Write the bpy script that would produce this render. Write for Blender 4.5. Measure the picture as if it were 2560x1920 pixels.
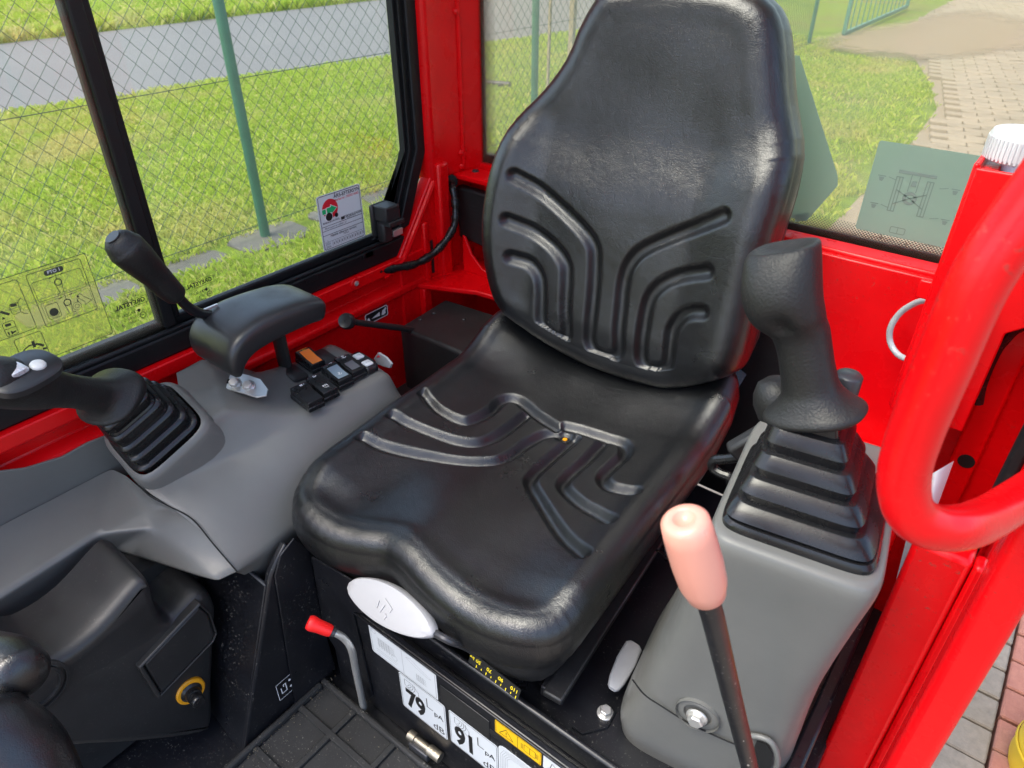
import bpy, bmesh, math, random
import numpy as np
from mathutils import Vector, Matrix

for o in list(bpy.data.objects):
    bpy.data.objects.remove(o)
scene = bpy.context.scene
COL = scene.collection
R = math.radians
rng = np.random.default_rng(7)
random.seed(7)

# ------------------------------------------------------------------ camera, sky, sun, exposure
CAM = np.array([0.49, -0.44, 1.15])
FPX, PITCH, YAW = 1780.0, R(33.5), R(37.8)        # focal length in photo pixels (2560 wide)
FW = np.array([-math.sin(YAW)*math.cos(PITCH), math.cos(YAW)*math.cos(PITCH), -math.sin(PITCH)])
RT = np.array([math.cos(YAW), math.sin(YAW), 0.0])
UP = np.cross(RT, FW)
cd = bpy.data.cameras.new('camera')
cam = bpy.data.objects.new('camera', cd)
COL.objects.link(cam)
cam.matrix_world = Matrix(((RT[0], UP[0], -FW[0], CAM[0]), (RT[1], UP[1], -FW[1], CAM[1]),
                           (RT[2], UP[2], -FW[2], CAM[2]), (0, 0, 0, 1)))
cd.sensor_fit = 'HORIZONTAL'
cd.sensor_width = 36.0
cd.lens = FPX/2560*36.0
cd.clip_start = 0.02
cd.clip_end = 500
cd.dof.use_dof = True
cd.dof.focus_distance = 1.0
cd.dof.aperture_fstop = 11.0
scene.camera = cam

world = bpy.data.worlds.new('World')
scene.world = world
world.use_nodes = True
wn = world.node_tree.nodes
wl = world.node_tree.links
bg = wn['Background']
sky = wn.new('ShaderNodeTexSky')
sky.sky_type = 'NISHITA'
sky.sun_disc = False
SUN_TO = Vector((-0.28, -0.48, 1.0)).normalized()
sky.sun_elevation = math.asin(SUN_TO.z)
sky.sun_rotation = math.atan2(SUN_TO.x, SUN_TO.y)
sky.air_density = 1.0
sky.dust_density = 3.0
sky.ozone_density = 1.5
wl.new(sky.outputs[0], bg.inputs[0])
bg.inputs[1].default_value = 0.15
sd = bpy.data.lights.new('sun', 'SUN')
sd.energy = 1.2
sd.angle = R(40)
sd.color = (1.0, 0.96, 0.90)
sun = bpy.data.objects.new('sun', sd)
COL.objects.link(sun)
sun.rotation_euler = SUN_TO.to_track_quat('Z', 'Y').to_euler()
sun.location = (0, 0, 8)
scene.view_settings.view_transform = 'Standard'
scene.view_settings.look = 'None'
scene.view_settings.gamma = 1.0
scene.view_settings.use_curve_mapping = False
scene.view_settings.exposure = 1.8

# ------------------------------------------------------------------ pixel -> point on a real plane
K = 2560/2212.0
def ray(px, py):
    return FW*FPX + RT*(px-1280) - UP*(py-960)
def AX(px, py, X):
    d = ray(px, py); return CAM + d*((X-CAM[0])/d[0])
def AY(px, py, Y):
    d = ray(px, py); return CAM + d*((Y-CAM[1])/d[1])
def AZ(px, py, Z):
    d = ray(px, py); return CAM + d*((Z-CAM[2])/d[2])
def AP(px, py, p0, n):
    d = ray(px, py); n = np.asarray(n); return CAM + d*(((np.asarray(p0)-CAM)@n)/(d@n))
def V(x, y): return (x*K, y*K)                     # 2212-wide view
def zoomer(s, ox, oy): return lambda x, y: (ox+x/s, oy+y/s)
Z1 = zoomer(2.011, 0, 0); Z2 = zoomer(2.011, 900, 0); Z3 = zoomer(2.37, 1860, 0); Z4 = zoomer(2.011, 0, 500)
Z5 = zoomer(1.7015, 660, 650); Z6 = zoomer(2.212, 1660, 550); Z7 = zoomer(2.304, 0, 1200); Z8 = zoomer(2.765, 700, 1320)
Z9 = zoomer(1.907, 1400, 1220); ZA = zoomer(2.5925, 1180, 380); ZB = zoomer(4.74, 680, 700); ZC = zoomer(2.765, 860, 940)
ZJ = zoomer(5.53, 0, 620); ZL = zoomer(4.147, 1080, 400); ZQ = zoomer(3.95, 0, 860); ZR = zoomer(4.148, 2060, 300)
ZS = zoomer(4.6075, 780, 440)

# ------------------------------------------------------------------ materials
MATS = {}
def newmat(name):
    m = bpy.data.materials.new(name); m.use_nodes = True
    MATS[name] = m
    nt = m.node_tree
    return m, nt.nodes, nt.links, nt.nodes['Principled BSDF']
def coords(N, L, scale=None):
    tc = N.new('ShaderNodeTexCoord')
    if scale is None: return tc.outputs['Object']
    mp = N.new('ShaderNodeMapping'); mp.inputs['Scale'].default_value = scale
    L.new(tc.outputs['Object'], mp.inputs['Vector'])
    return mp.outputs[0]
def noise(N, L, vec, scale, detail=4, rough=0.55, dist=0.0):
    n = N.new('ShaderNodeTexNoise'); n.inputs['Scale'].default_value = scale
    n.inputs['Detail'].default_value = detail; n.inputs['Roughness'].default_value = rough
    n.inputs['Distortion'].default_value = dist
    L.new(vec, n.inputs['Vector']); return n.outputs['Fac']
def ramp(N, L, fac, stops):
    r = N.new('ShaderNodeValToRGB'); e = r.color_ramp.elements
    while len(e) > len(stops): e.remove(e[-1])
    while len(e) < len(stops): e.new(0.5)
    for i, (p, c) in enumerate(stops):
        e[i].position = p; e[i].color = (c[0], c[1], c[2], 1)
    L.new(fac, r.inputs[0]); return r.outputs[0]
def g(v): return (v, v, v)
def mixc(N, L, fac, a, b, mode='MIX'):
    m = N.new('ShaderNodeMix'); m.data_type = 'RGBA'; m.blend_type = mode
    if hasattr(fac, 'node'): L.new(fac, m.inputs[0])
    else: m.inputs[0].default_value = fac
    for s, i in ((a, 6), (b, 7)):
        if hasattr(s, 'node'): L.new(s, m.inputs[i])
        else: m.inputs[i].default_value = (s[0], s[1], s[2], 1)
    return m.outputs[2]
def math_(N, L, op, a, b=0.0, c=None):
    m = N.new('ShaderNodeMath'); m.operation = op
    for s, i in ((a, 0), (b, 1), (c, 2)):
        if s is None: continue
        if hasattr(s, 'node'): L.new(s, m.inputs[i])
        else: m.inputs[i].default_value = s
    return m.outputs[0]
def bump(N, L, B, h, strength, dist=0.001, prev=None):
    b = N.new('ShaderNodeBump'); b.inputs['Strength'].default_value = strength; b.inputs['Distance'].default_value = dist
    L.new(h, b.inputs['Height'])
    if prev is not None: L.new(prev, b.inputs['Normal'])
    L.new(b.outputs[0], B.inputs['Normal']); return b.outputs[0]

def plastic(name, col, rough=0.45, grain=900, gstr=0.12, var=0.12, spec=0.5, coat=0.0, metal=0.0, dust=0.0):
    m, N, L, B = newmat(name)
    v = coords(N, L)
    n1 = noise(N, L, v, 9, 5, 0.6)
    c = ramp(N, L, n1, [(0.3, [x*(1-var) for x in col]), (0.7, [x*(1+var) for x in col])])
    if dust > 0:
        d = noise(N, L, v, 240, 3, 0.7)
        d2 = noise(N, L, v, 14, 4, 0.6)
        f = math_(N, L, 'MULTIPLY', ramp(N, L, d, [(0.60, g(0)), (0.72, g(1))]), ramp(N, L, d2, [(0.42, g(0)), (0.7, g(dust))]))
        c = mixc(N, L, f, c, (0.35, 0.33, 0.29))
    L.new(c, B.inputs['Base Color'])
    n2 = noise(N, L, v, 22, 4, 0.65)
    L.new(ramp(N, L, n2, [(0.3, g(max(0.03, rough-0.07))), (0.75, g(rough+0.09))]), B.inputs['Roughness'])
    B.inputs['Specular IOR Level'].default_value = spec
    B.inputs['Coat Weight'].default_value = coat
    B.inputs['Coat Roughness'].default_value = 0.12
    B.inputs['Metallic'].default_value = metal
    if gstr > 0:
        bump(N, L, B, noise(N, L, v, grain, 2, 0.5), gstr, 0.0006)
    return m
plastic('grey_plastic', (0.130, 0.130, 0.121), 0.38, 900, 0.22, 0.07, 0.45)
plastic('black_plastic', (0.019, 0.0188, 0.019), 0.42, 900, 0.12, 0.2, 0.45, dust=0.22)
plastic('black_rubber', (0.009, 0.009, 0.0095), 0.27, 600, 0.08, 0.2, 0.45)
plastic('grip_rubber', (0.012, 0.012, 0.0118), 0.5, 380, 0.9, 0.15, 0.42)
plastic('black_paint', (0.007, 0.0075, 0.010), 0.34, 1400, 0.02, 0.25, 0.5, dust=0.9)
plastic('seal_black', (0.006, 0.0065, 0.0075), 0.5, 500, 0.05, 0.2, 0.3, dust=0.15)
plastic('pad_black', (0.020, 0.0205, 0.0215), 0.36, 1100, 0.08, 0.12, 0.5)
plastic('switch_black', (0.012, 0.012, 0.013), 0.26, 1200, 0.03, 0.1, 0.5)
plastic('mat_rubber', (0.024, 0.024, 0.024), 0.62, 420, 0.25, 0.3, 0.35, dust=1.0)
plastic('white_plastic', (0.37, 0.365, 0.37), 0.42, 1500, 0.03, 0.03)
plastic('light_grey_plastic', (0.30, 0.30, 0.31), 0.4, 1500, 0.03, 0.04)
plastic('pale_button', (0.55, 0.56, 0.54), 0.3, 1500, 0.02, 0.04)
plastic('silver_button', (0.62, 0.63, 0.65), 0.25, 1500, 0.02, 0.04, metal=0.3)
plastic('orange_plastic', (1.0, 0.22, 0.006), 0.35, 1500, 0.02, 0.03)
plastic('pink_knob', (0.74, 0.32, 0.235), 0.33, 1500, 0.02, 0.03, coat=0.2)
plastic('red_cap', (0.75, 0.012, 0.012), 0.42, 1200, 0.04, 0.05)
plastic('yellow_ring', (0.70, 0.30, 0.005), 0.42, 1200, 0.04, 0.05)
plastic('cap_white', (0.56, 0.58, 0.59), 0.4, 1200, 0.02, 0.02)
plastic('bottle_plastic', (0.55, 0.72, 0.82), 0.35, 900, 0.02, 0.06)
plastic('chrome', (0.34, 0.30, 0.24), 0.34, 260, 0.5, 0.5, metal=0.85)
plastic('zinc', (0.66, 0.65, 0.62), 0.36, 700, 0.08, 0.2, metal=0.75)
plastic('dark_steel', (0.05, 0.05, 0.055), 0.38, 700, 0.1, 0.2, metal=0.4)
plastic('sticker_white', (0.62, 0.65, 0.67), 0.35, 900, 0.01, 0.03)
plastic('sticker_yellow', (0.86, 0.50, 0.01), 0.38, 900, 0.01, 0.03)
plastic('ink_black', (0.012, 0.012, 0.012), 0.45, 900, 0.0, 0.05)
plastic('ink_soft', (0.05, 0.055, 0.035), 0.5, 900, 0.0, 0.05)
plastic('ink_grey', (0.30, 0.31, 0.32), 0.5, 900, 0.0, 0.05)
plastic('ink_red', (0.62, 0.015, 0.03), 0.45, 900, 0.0, 0.03)
plastic('ink_green', (0.01, 0.40, 0.13), 0.45, 900, 0.0, 0.03)
plastic('ink_white', (0.78, 0.78, 0.78), 0.45, 900, 0.0, 0.03)
plastic('ink_yellow', (0.80, 0.62, 0.02), 0.45, 900, 0.0, 0.03)
plastic('lcd_grey', (0.20, 0.26, 0.30), 0.2, 900, 0.0, 0.05)
plastic('panel_grey', (0.10, 0.10, 0.11), 0.3, 900, 0.0, 0.05)
plastic('paper_white', (0.78, 0.79, 0.82), 0.5, 300, 0.02, 0.03)
plastic('clear_hose', (0.36, 0.38, 0.41), 0.22, 900, 0.02, 0.05, spec=0.6)
plastic('fence_green', (0.026, 0.115, 0.068), 0.42, 400, 0.05, 0.15)
plastic('wire_green', (0.013, 0.040, 0.029), 0.85, 400, 0.0, 0.2)
plastic('gate_green', (0.06, 0.17, 0.13), 0.45, 300, 0.05, 0.2)
plastic('wood_grey', (0.26, 0.22, 0.15), 0.8, 120, 0.3, 0.25)
plastic('yellow_paint', (0.75, 0.50, 0.03), 0.4, 300, 0.05, 0.1)
plastic('hole_black', (0.004, 0.004, 0.004), 0.8, 300, 0.0, 0.05)

def red_paint():
    m, N, L, B = newmat('red_paint')
    v = coords(N, L)
    c = ramp(N, L, noise(N, L, v, 5, 5, 0.6), [(0.3, (0.62, 0.0010, 0.0035)), (0.7, (0.75, 0.0013, 0.0045))])
    d = math_(N, L, 'MULTIPLY', ramp(N, L, noise(N, L, v, 170, 4, 0.7), [(0.60, g(0)), (0.70, g(1))]),
              ramp(N, L, noise(N, L, v, 7, 4, 0.6), [(0.46, g(0)), (0.70, g(0.7))]))
    c = mixc(N, L, d, c, (0.14, 0.07, 0.05))
    L.new(c, B.inputs['Base Color'])
    L.new(ramp(N, L, noise(N, L, v, 18, 4), [(0.3, g(0.22)), (0.8, g(0.38))]), B.inputs['Roughness'])
    B.inputs['Specular IOR Level'].default_value = 0.32
    bump(N, L, B, noise(N, L, v, 140, 3, 0.6), 0.09, 0.001)
red_paint()

def leather():
    m, N, L, B = newmat('leather')
    v = coords(N, L)
    dn = N.new('ShaderNodeTexNoise'); dn.inputs['Scale'].default_value = 30; dn.inputs['Detail'].default_value = 3
    L.new(v, dn.inputs['Vector'])
    mv = N.new('ShaderNodeVectorMath'); mv.operation = 'SCALE'; mv.inputs['Scale'].default_value = 0.022
    L.new(dn.outputs['Color'], mv.inputs[0])
    ad = N.new('ShaderNodeVectorMath'); ad.operation = 'ADD'
    L.new(v, ad.inputs[0]); L.new(mv.outputs[0], ad.inputs[1])
    vo = N.new('ShaderNodeTexVoronoi'); vo.feature = 'DISTANCE_TO_EDGE'; vo.inputs['Scale'].default_value = 380
    L.new(ad.outputs[0], vo.inputs['Vector'])
    fine = ramp(N, L, vo.outputs['Distance'], [(0.0, g(0)), (0.16, g(1))])
    # long creases
    mp = N.new('ShaderNodeMapping'); mp.inputs['Rotation'].default_value = (0.3, 0.2, 0.7); mp.inputs['Scale'].default_value = (1, 3.2, 1.3)
    L.new(ad.outputs[0], mp.inputs['Vector'])
    v2 = N.new('ShaderNodeTexVoronoi'); v2.feature = 'DISTANCE_TO_EDGE'; v2.inputs['Scale'].default_value = 34
    L.new(mp.outputs[0], v2.inputs['Vector'])
    cre = ramp(N, L, v2.outputs['Distance'], [(0.0, g(0)), (0.05, g(1))])
    big = noise(N, L, v, 26, 4, 0.6)
    where = ramp(N, L, noise(N, L, v, 6.5, 3, 0.55), [(0.40, g(0)), (0.62, g(1))])
    c = ramp(N, L, noise(N, L, v, 12, 5, 0.6), [(0.3, (0.0040, 0.0043, 0.0048)), (0.72, (0.0075, 0.0080, 0.0087))])
    sc = ramp(N, L, noise(N, L, coords(N, L, (7, 55, 55)), 9, 3, 0.6), [(0.72, g(0)), (0.80, g(0.04))])
    c = mixc(N, L, sc, c, (0.16, 0.17, 0.18))
    L.new(c, B.inputs['Base Color'])
    L.new(ramp(N, L, noise(N, L, v, 11, 5, 0.65), [(0.28, g(0.265)), (0.75, g(0.325))]), B.inputs['Roughness'])
    B.inputs['Specular IOR Level'].default_value = 0.72
    inv = math_(N, L, 'MULTIPLY', math_(N, L, 'SUBTRACT', 1.0, cre), where)
    h = math_(N, L, 'SUBTRACT', math_(N, L, 'MULTIPLY', fine, 0.5), math_(N, L, 'MULTIPLY', inv, 0.55))
    p = bump(N, L, B, h, 0.28, 0.0008)
    bump(N, L, B, big, 0.14, 0.006, p)
leather()

def glass(name, tint=(0.93, 0.97, 0.95), refl=0.055, veil=0.0):
    m, N, L, B = newmat(name)
    N.remove(B); out = N['Material Output']
    tr = N.new('ShaderNodeBsdfTransparent'); tr.inputs[0].default_value = (*tint, 1)
    gl = N.new('ShaderNodeBsdfGlossy'); gl.inputs['Roughness'].default_value = 0.03
    fr = N.new('ShaderNodeFresnel'); fr.inputs['IOR'].default_value = 1.35
    mx = N.new('ShaderNodeMixShader')
    L.new(fr.outputs[0], mx.inputs[0])
    L.new(tr.outputs[0], mx.inputs[1]); L.new(gl.outputs[0], mx.inputs[2])
    last = mx.outputs[0]
    if veil > 0:                                   # haze mixed into the pane: dust film plus the veil of reflected light
        df = N.new('ShaderNodeBsdfTranslucent'); df.inputs[0].default_value = (0.95, 0.92, 0.78, 1)
        v = coords(N, L)
        f = ramp(N, L, noise(N, L, v, 6, 5, 0.6), [(0.3, g(veil*0.6)), (0.75, g(veil*1.3))])
        m2 = N.new('ShaderNodeMixShader'); L.new(f, m2.inputs[0]); L.new(last, m2.inputs[1]); L.new(df.outputs[0], m2.inputs[2])
        last = m2.outputs[0]
    L.new(last, out.inputs['Surface'])
glass('side_glass', (0.97, 0.99, 0.96), veil=0.02)
glass('rear_glass', (1.0, 0.97, 0.86), veil=0.13)

def film(name, col, alpha, rough=0.3):
    m, N, L, B = newmat(name)
    B.inputs['Base Color'].default_value = (*col, 1); B.inputs['Roughness'].default_value = rough
    out = N['Material Output']
    tr = N.new('ShaderNodeBsdfTransparent'); mx = N.new('ShaderNodeMixShader'); mx.inputs[0].default_value = alpha
    L.new(tr.outputs[0], mx.inputs[1]); L.new(B.outputs[0], mx.inputs[2]); L.new(mx.outputs[0], out.inputs['Surface'])
def tint_film(name, tint, frost, fcol):
    m, N, L, B = newmat(name); N.remove(B); out = N['Material Output']
    tr = N.new('ShaderNodeBsdfTransparent'); tr.inputs[0].default_value = (*tint, 1)
    tl = N.new('ShaderNodeBsdfTranslucent'); tl.inputs[0].default_value = (*fcol, 1)
    df = N.new('ShaderNodeBsdfDiffuse'); df.inputs[0].default_value = (*fcol, 1)
    m1 = N.new('ShaderNodeMixShader'); m1.inputs[0].default_value = 0.5
    L.new(tl.outputs[0], m1.inputs[1]); L.new(df.outputs[0], m1.inputs[2])
    m2 = N.new('ShaderNodeMixShader'); m2.inputs[0].default_value = frost
    L.new(tr.outputs[0], m2.inputs[1]); L.new(m1.outputs[0], m2.inputs[2]); L.new(m2.outputs[0], out.inputs['Surface'])
tint_film('clear_film', (0.95, 0.94, 0.62), 0.20, (0.92, 0.92, 0.42))
tint_film('green_film', (0.60, 0.72, 0.64), 0.66, (0.44, 0.57, 0.50))
plastic('decal_print', (0.17, 0.235, 0.205), 0.5, 900, 0.0, 0.05)
tint_film('green_film_dark', (0.42, 0.54, 0.50), 0.84, (0.31, 0.43, 0.38))

def frit():
    m, N, L, B = newmat('frit_dots')
    B.inputs['Base Color'].default_value = (0.008, 0.008, 0.009, 1); B.inputs['Roughness'].default_value = 0.3
    out = N['Material Output']
    sp = N.new('ShaderNodeSeparateXYZ'); L.new(coords(N, L), sp.inputs[0])
    at = N.new('ShaderNodeAttribute'); at.attribute_name = 'edge'          # 0 at the solid border .. 1 at the clear side
    P = 0.0052
    def cell(off):
        a = math_(N, L, 'SUBTRACT', math_(N, L, 'FRACT', math_(N, L, 'ADD', math_(N, L, 'DIVIDE', sp.outputs[0], P), 40+off)), 0.5)
        b = math_(N, L, 'SUBTRACT', math_(N, L, 'FRACT', math_(N, L, 'ADD', math_(N, L, 'DIVIDE', sp.outputs[2], P), 40+off)), 0.5)
        return math_(N, L, 'SQRT', math_(N, L, 'ADD', math_(N, L, 'MULTIPLY', a, a), math_(N, L, 'MULTIPLY', b, b)))
    d = math_(N, L, 'MINIMUM', cell(0.0), cell(0.5))
    rad = math_(N, L, 'SUBTRACT', 0.36, math_(N, L, 'MULTIPLY', at.outputs['Fac'], 0.18))
    a = math_(N, L, 'LESS_THAN', d, rad)
    tr = N.new('ShaderNodeBsdfTransparent'); mx = N.new('ShaderNodeMixShader')
    L.new(a, mx.inputs[0]); L.new(tr.outputs[0], mx.inputs[1]); L.new(B.outputs[0], mx.inputs[2]); L.new(mx.outputs[0], out.inputs['Surface'])
frit()

def outdoors():
    m, N, L, B = newmat('lawn')
    v = coords(N, L)
    n1 = noise(N, L, v, 0.9, 5, 0.65); n2 = noise(N, L, v, 7, 4, 0.6)
    c1 = ramp(N, L, n1, [(0.30, (0.10, 0.165, 0.013)), (0.5, (0.155, 0.215, 0.024)), (0.66, (0.17, 0.165, 0.05)), (0.8, (0.17, 0.13, 0.06))])  # ground kept darker than the blades: shade between them put into the colour
    c = mixc(N, L, ramp(N, L, n2, [(0.35, g(0)), (0.7, g(0.55))]), c1, (0.05, 0.085, 0.012))
    L.new(c, B.inputs['Base Color']); B.inputs['Roughness'].default_value = 0.95; B.inputs['Specular IOR Level'].default_value = 0.1
    bump(N, L, B, noise(N, L, v, 30, 5, 0.7), 0.5, 0.05)
    m, N, L, B = newmat('grass_blade')
    gi = N.new('ShaderNodeNewGeometry')
    v = coords(N, L)
    rc = ramp(N, L, gi.outputs['Random Per Island'], [(0.0, (0.24, 0.34, 0.024)), (0.45, (0.38, 0.50, 0.040)), (0.8, (0.50, 0.57, 0.075)), (1.0, (0.66, 0.58, 0.22))])
    pn = noise(N, L, v, 0.75, 4, 0.65)
    c = mixc(N, L, ramp(N, L, pn, [(0.50, g(0)), (0.68, g(0.75))]), rc, (0.60, 0.50, 0.19))
    L.new(c, B.inputs['Base Color']); B.inputs['Roughness'].default_value = 0.55; B.inputs['Specular IOR Level'].default_value = 0.25
    out = N['Material Output']
    tl = N.new('ShaderNodeBsdfTranslucent'); L.new(c, tl.inputs[0])
    mx = N.new('ShaderNodeMixShader'); mx.inputs[0].default_value = 0.5
    L.new(B.outputs[0], mx.inputs[1]); L.new(tl.outputs[0], mx.inputs[2]); L.new(mx.outputs[0], out.inputs['Surface'])
    m, N, L, B = newmat('asphalt')
    v = coords(N, L)
    c = ramp(N, L, noise(N, L, v, 55, 6, 0.75), [(0.3, (0.09, 0.089, 0.086)), (0.7, (0.13, 0.128, 0.123))])
    c = mixc(N, L, ramp(N, L, noise(N, L, v, 0.8, 4), [(0.4, g(0)), (0.7, g(0.35))]), c, (0.14, 0.135, 0.127))
    L.new(c, B.inputs['Base Color']); B.inputs['Roughness'].default_value = 0.85
    bump(N, L, B, noise(N, L, v, 120, 3), 0.4, 0.01)
    for nm, a, b in (('concrete', (0.085, 0.082, 0.066), (0.135, 0.128, 0.105)), ('paver', (0.20, 0.165, 0.122), (0.30, 0.25, 0.19)),
                     ('sand_joint', (0.10, 0.085, 0.06), (0.16, 0.135, 0.09)), ('red_paver', (0.33, 0.13, 0.09), (0.42, 0.18, 0.12)),
                     ('dirt', (0.20, 0.145, 0.095), (0.29, 0.22, 0.15))):
        m, N, L, B = newmat(nm)
        v = coords(N, L)
        c = ramp(N, L, noise(N, L, v, 40, 6, 0.7), [(0.3, a), (0.7, b)])
        if nm in ('concrete', 'paver', 'red_paver'):
            oi = N.new('ShaderNodeObjectInfo')
            c = mixc(N, L, math_(N, L, 'MULTIPLY', oi.outputs['Random'], 0.35), c, [x*0.62 for x in a])
            c = mixc(N, L, ramp(N, L, noise(N, L, v, 3.0, 4), [(0.55, g(0)), (0.75, g(0.5))]), c, (0.10, 0.11, 0.05) if nm == 'concrete' else (0.20, 0.16, 0.10))
        L.new(c, B.inputs['Base Color']); B.inputs['Roughness'].default_value = 0.9
        bump(N, L, B, noise(N, L, v, 90, 4), 0.4, 0.006)
        if nm == 'dirt':                            # loose earth thins out to nothing at its edge
            at = N.new('ShaderNodeAttribute'); at.attribute_name = 'edge'
            f = ramp(N, L, math_(N, L, 'ADD', at.outputs['Fac'], noise(N, L, v, 3, 7, 0.8)), [(0.60, g(0)), (1.05, g(0.75))])
            tr = N.new('ShaderNodeBsdfTransparent'); mx = N.new('ShaderNodeMixShader'); out = N['Material Output']
            L.new(f, mx.inputs[0]); L.new(tr.outputs[0], mx.inputs[1]); L.new(B.outputs[0], mx.inputs[2]); L.new(mx.outputs[0], out.inputs['Surface'])
outdoors()

# ------------------------------------------------------------------ mesh building
def _u(v):
    v = np.asarray(v, float); return v/np.linalg.norm(v)
def frame_from(axis, ref=(0, 0, 1)):
    w = _u(axis); r = np.asarray(ref, float)
    if abs(w@_u(r)) > 0.98: r = np.array([0.0, 1, 0])
    u = _u(np.cross(r, w)); v = np.cross(w, u); return u, v, w
def catmull(pts, n=12, closed=False):
    P = [np.asarray(p, float) for p in pts]
    m = len(P); out = []
    rngs = range(m) if closed else range(m-1)
    for i in rngs:
        p0 = P[(i-1) % m] if closed or i > 0 else 2*P[0]-P[1]
        p1 = P[i]; p2 = P[(i+1) % m]
        p3 = P[(i+2) % m] if closed or i+2 < m else 2*P[-1]-P[-2]
        for k in range(n):
            t = k/n
            out.append(0.5*((2*p1)+(-p0+p2)*t+(2*p0-5*p1+4*p2-p3)*t*t+(-p0+3*p1-3*p2+p3)*t**3))
    if not closed: out.append(P[-1])
    return out

class MB:
    def __init__(s): s.v = []; s.f = []
    def add(s, vs, fs):
        o = len(s.v); s.v.extend([tuple(map(float, p)) for p in vs]); s.f.extend([tuple(i+o for i in f) for f in fs]); return s
    def box(s, lo, hi):
        x0, y0, z0 = lo; x1, y1, z1 = hi
        return s.add([(x0,y0,z0),(x1,y0,z0),(x1,y1,z0),(x0,y1,z0),(x0,y0,z1),(x1,y0,z1),(x1,y1,z1),(x0,y1,z1)],
                     [(0,3,2,1),(4,5,6,7),(0,1,5,4),(1,2,6,5),(2,3,7,6),(3,0,4,7)])
    def obox(s, c, u, v, w, hu, hv, hw):
        c = np.asarray(c, float); u, v, w = [np.asarray(a, float) for a in (u, v, w)]
        P = [c+u*a*hu+v*b*hv+w*d*hw for d in (-1, 1) for a, b in ((-1,-1),(1,-1),(1,1),(-1,1))]
        return s.add(P, [(0,3,2,1),(4,5,6,7),(0,1,5,4),(1,2,6,5),(2,3,7,6),(3,0,4,7)])
    def prism(s, poly, d):
        """poly: 3-D points (planar), d: extrusion vector"""
        P = [np.asarray(p, float) for p in poly]; d = np.asarray(d, float); n = len(P)
        nn = np.zeros(3)
        for i in range(n): nn += np.cross(P[i], P[(i+1) % n])
        if nn@d < 0: P = P[::-1]
        fs = [tuple(range(n))[::-1], tuple(range(n, 2*n))]+[(i, (i+1) % n, n+(i+1) % n, n+i) for i in range(n)]
        return s.add(P+[p+d for p in P], fs)
    def loft(s, secs, cap=True, closed=True):
        n = len(secs[0]); vs = [p for q in secs for p in q]; fs = []
        for i in range(len(secs)-1):
            for j in range(n if closed else n-1):
                a = i*n+j; b = i*n+(j+1) % n
                fs.append((a, b, b+n, a+n))
        if cap and closed:
            fs.append(tuple(range(n))[::-1]); fs.append(tuple((len(secs)-1)*n+j for j in range(n)))
        return s.add(vs, fs)
    def tube(s, path, r, seg=14, cap=True, flat=None):
        P = [np.asarray(p, float) for p in path]; n = len(P)
        rr = r if hasattr(r, '__len__') else [r]*n
        T = [_u(P[min(i+1, n-1)]-P[max(i-1, 0)]) for i in range(n)]
        u, v, _ = frame_from(T[0]); secs = []
        for i in range(n):
            u = _u(u-T[i]*(u@T[i])); v = np.cross(T[i], u)
            secs.append([P[i]+rr[i]*(math.cos(2*math.pi*k/seg)*u+math.sin(2*math.pi*k/seg)*v*(flat or 1)) for k in range(seg)])
        return s.loft(secs, cap)
    def lathe(s, prof, o, axis, seg=28, cap=True, ref=(0, 0, 1), sx=1.0):
        u, v, w = frame_from(axis, ref); o = np.asarray(o, float)
        secs = [[o+w*h+(u*math.cos(2*math.pi*k/seg)*sx+v*math.sin(2*math.pi*k/seg))*r for k in range(seg)] for r, h in prof]
        return s.loft(secs, cap)
    def grid(s, A):
        A = np.asarray(A); n, m = A.shape[:2]
        return s.add(A.reshape(-1, 3), [(i*m+j, (i+1)*m+j, (i+1)*m+j+1, i*m+j+1) for i in range(n-1) for j in range(m-1)])
    def build(s, name, mat, parent=None, smooth=32, bevel=0, sub=0, bseg=2, flip=False, label=None, wn=False):
        me = bpy.data.meshes.new(name); me.from_pydata(s.v, [], s.f)
        me.validate(); me.update()
        if flip or True:
            bm = bmesh.new(); bm.from_mesh(me); bmesh.ops.recalc_face_normals(bm, faces=bm.faces)
            if flip: bmesh.ops.reverse_faces(bm, faces=bm.faces)
            bm.to_mesh(me); bm.free()
        return finish(name, me, mat, parent, smooth, bevel, sub, bseg, label)
def finish(name, me, mat, parent=None, smooth=32, bevel=0, sub=0, bseg=2, label=None):
    me.materials.append(MATS[mat])
    if smooth:
        me.polygons.foreach_set('use_smooth', [True]*len(me.polygons))
        if smooth < 180: me.set_sharp_from_angle(angle=R(smooth))
    ob = bpy.data.objects.new(name, me); COL.objects.link(ob)
    if parent is not None: attach(ob, parent)
    if bevel:
        md = ob.modifiers.new('bevel', 'BEVEL'); md.width = bevel; md.segments = bseg; md.limit_method = 'ANGLE'; md.angle_limit = R(30)
        md.harden_normals = False
    if sub:
        md = ob.modifiers.new('sub', 'SUBSURF'); md.levels = sub; md.render_levels = sub
    if label: ob['label'] = label
    return ob
def wmat(o):
    m = Matrix.LocRotScale(o.location, o.rotation_euler, o.scale)
    return m if o.parent is None else wmat(o.parent) @ o.matrix_parent_inverse @ m
def attach(ob, parent):
    ob.parent = parent; ob.matrix_parent_inverse = wmat(parent).inverted()
def tag(o, label=None, cat=None, group=None, kind=None):
    if label: o['label'] = label
    if cat: o['category'] = cat
    if group: o['group'] = group
    if kind: o['kind'] = kind
    return o
def thing(name, loc, label, cat, group=None):
    o = bpy.data.objects.new(name, None); o.location = tuple(map(float, loc)); o.empty_display_size = 0.05
    COL.objects.link(o); return tag(o, label, cat, group)
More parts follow.
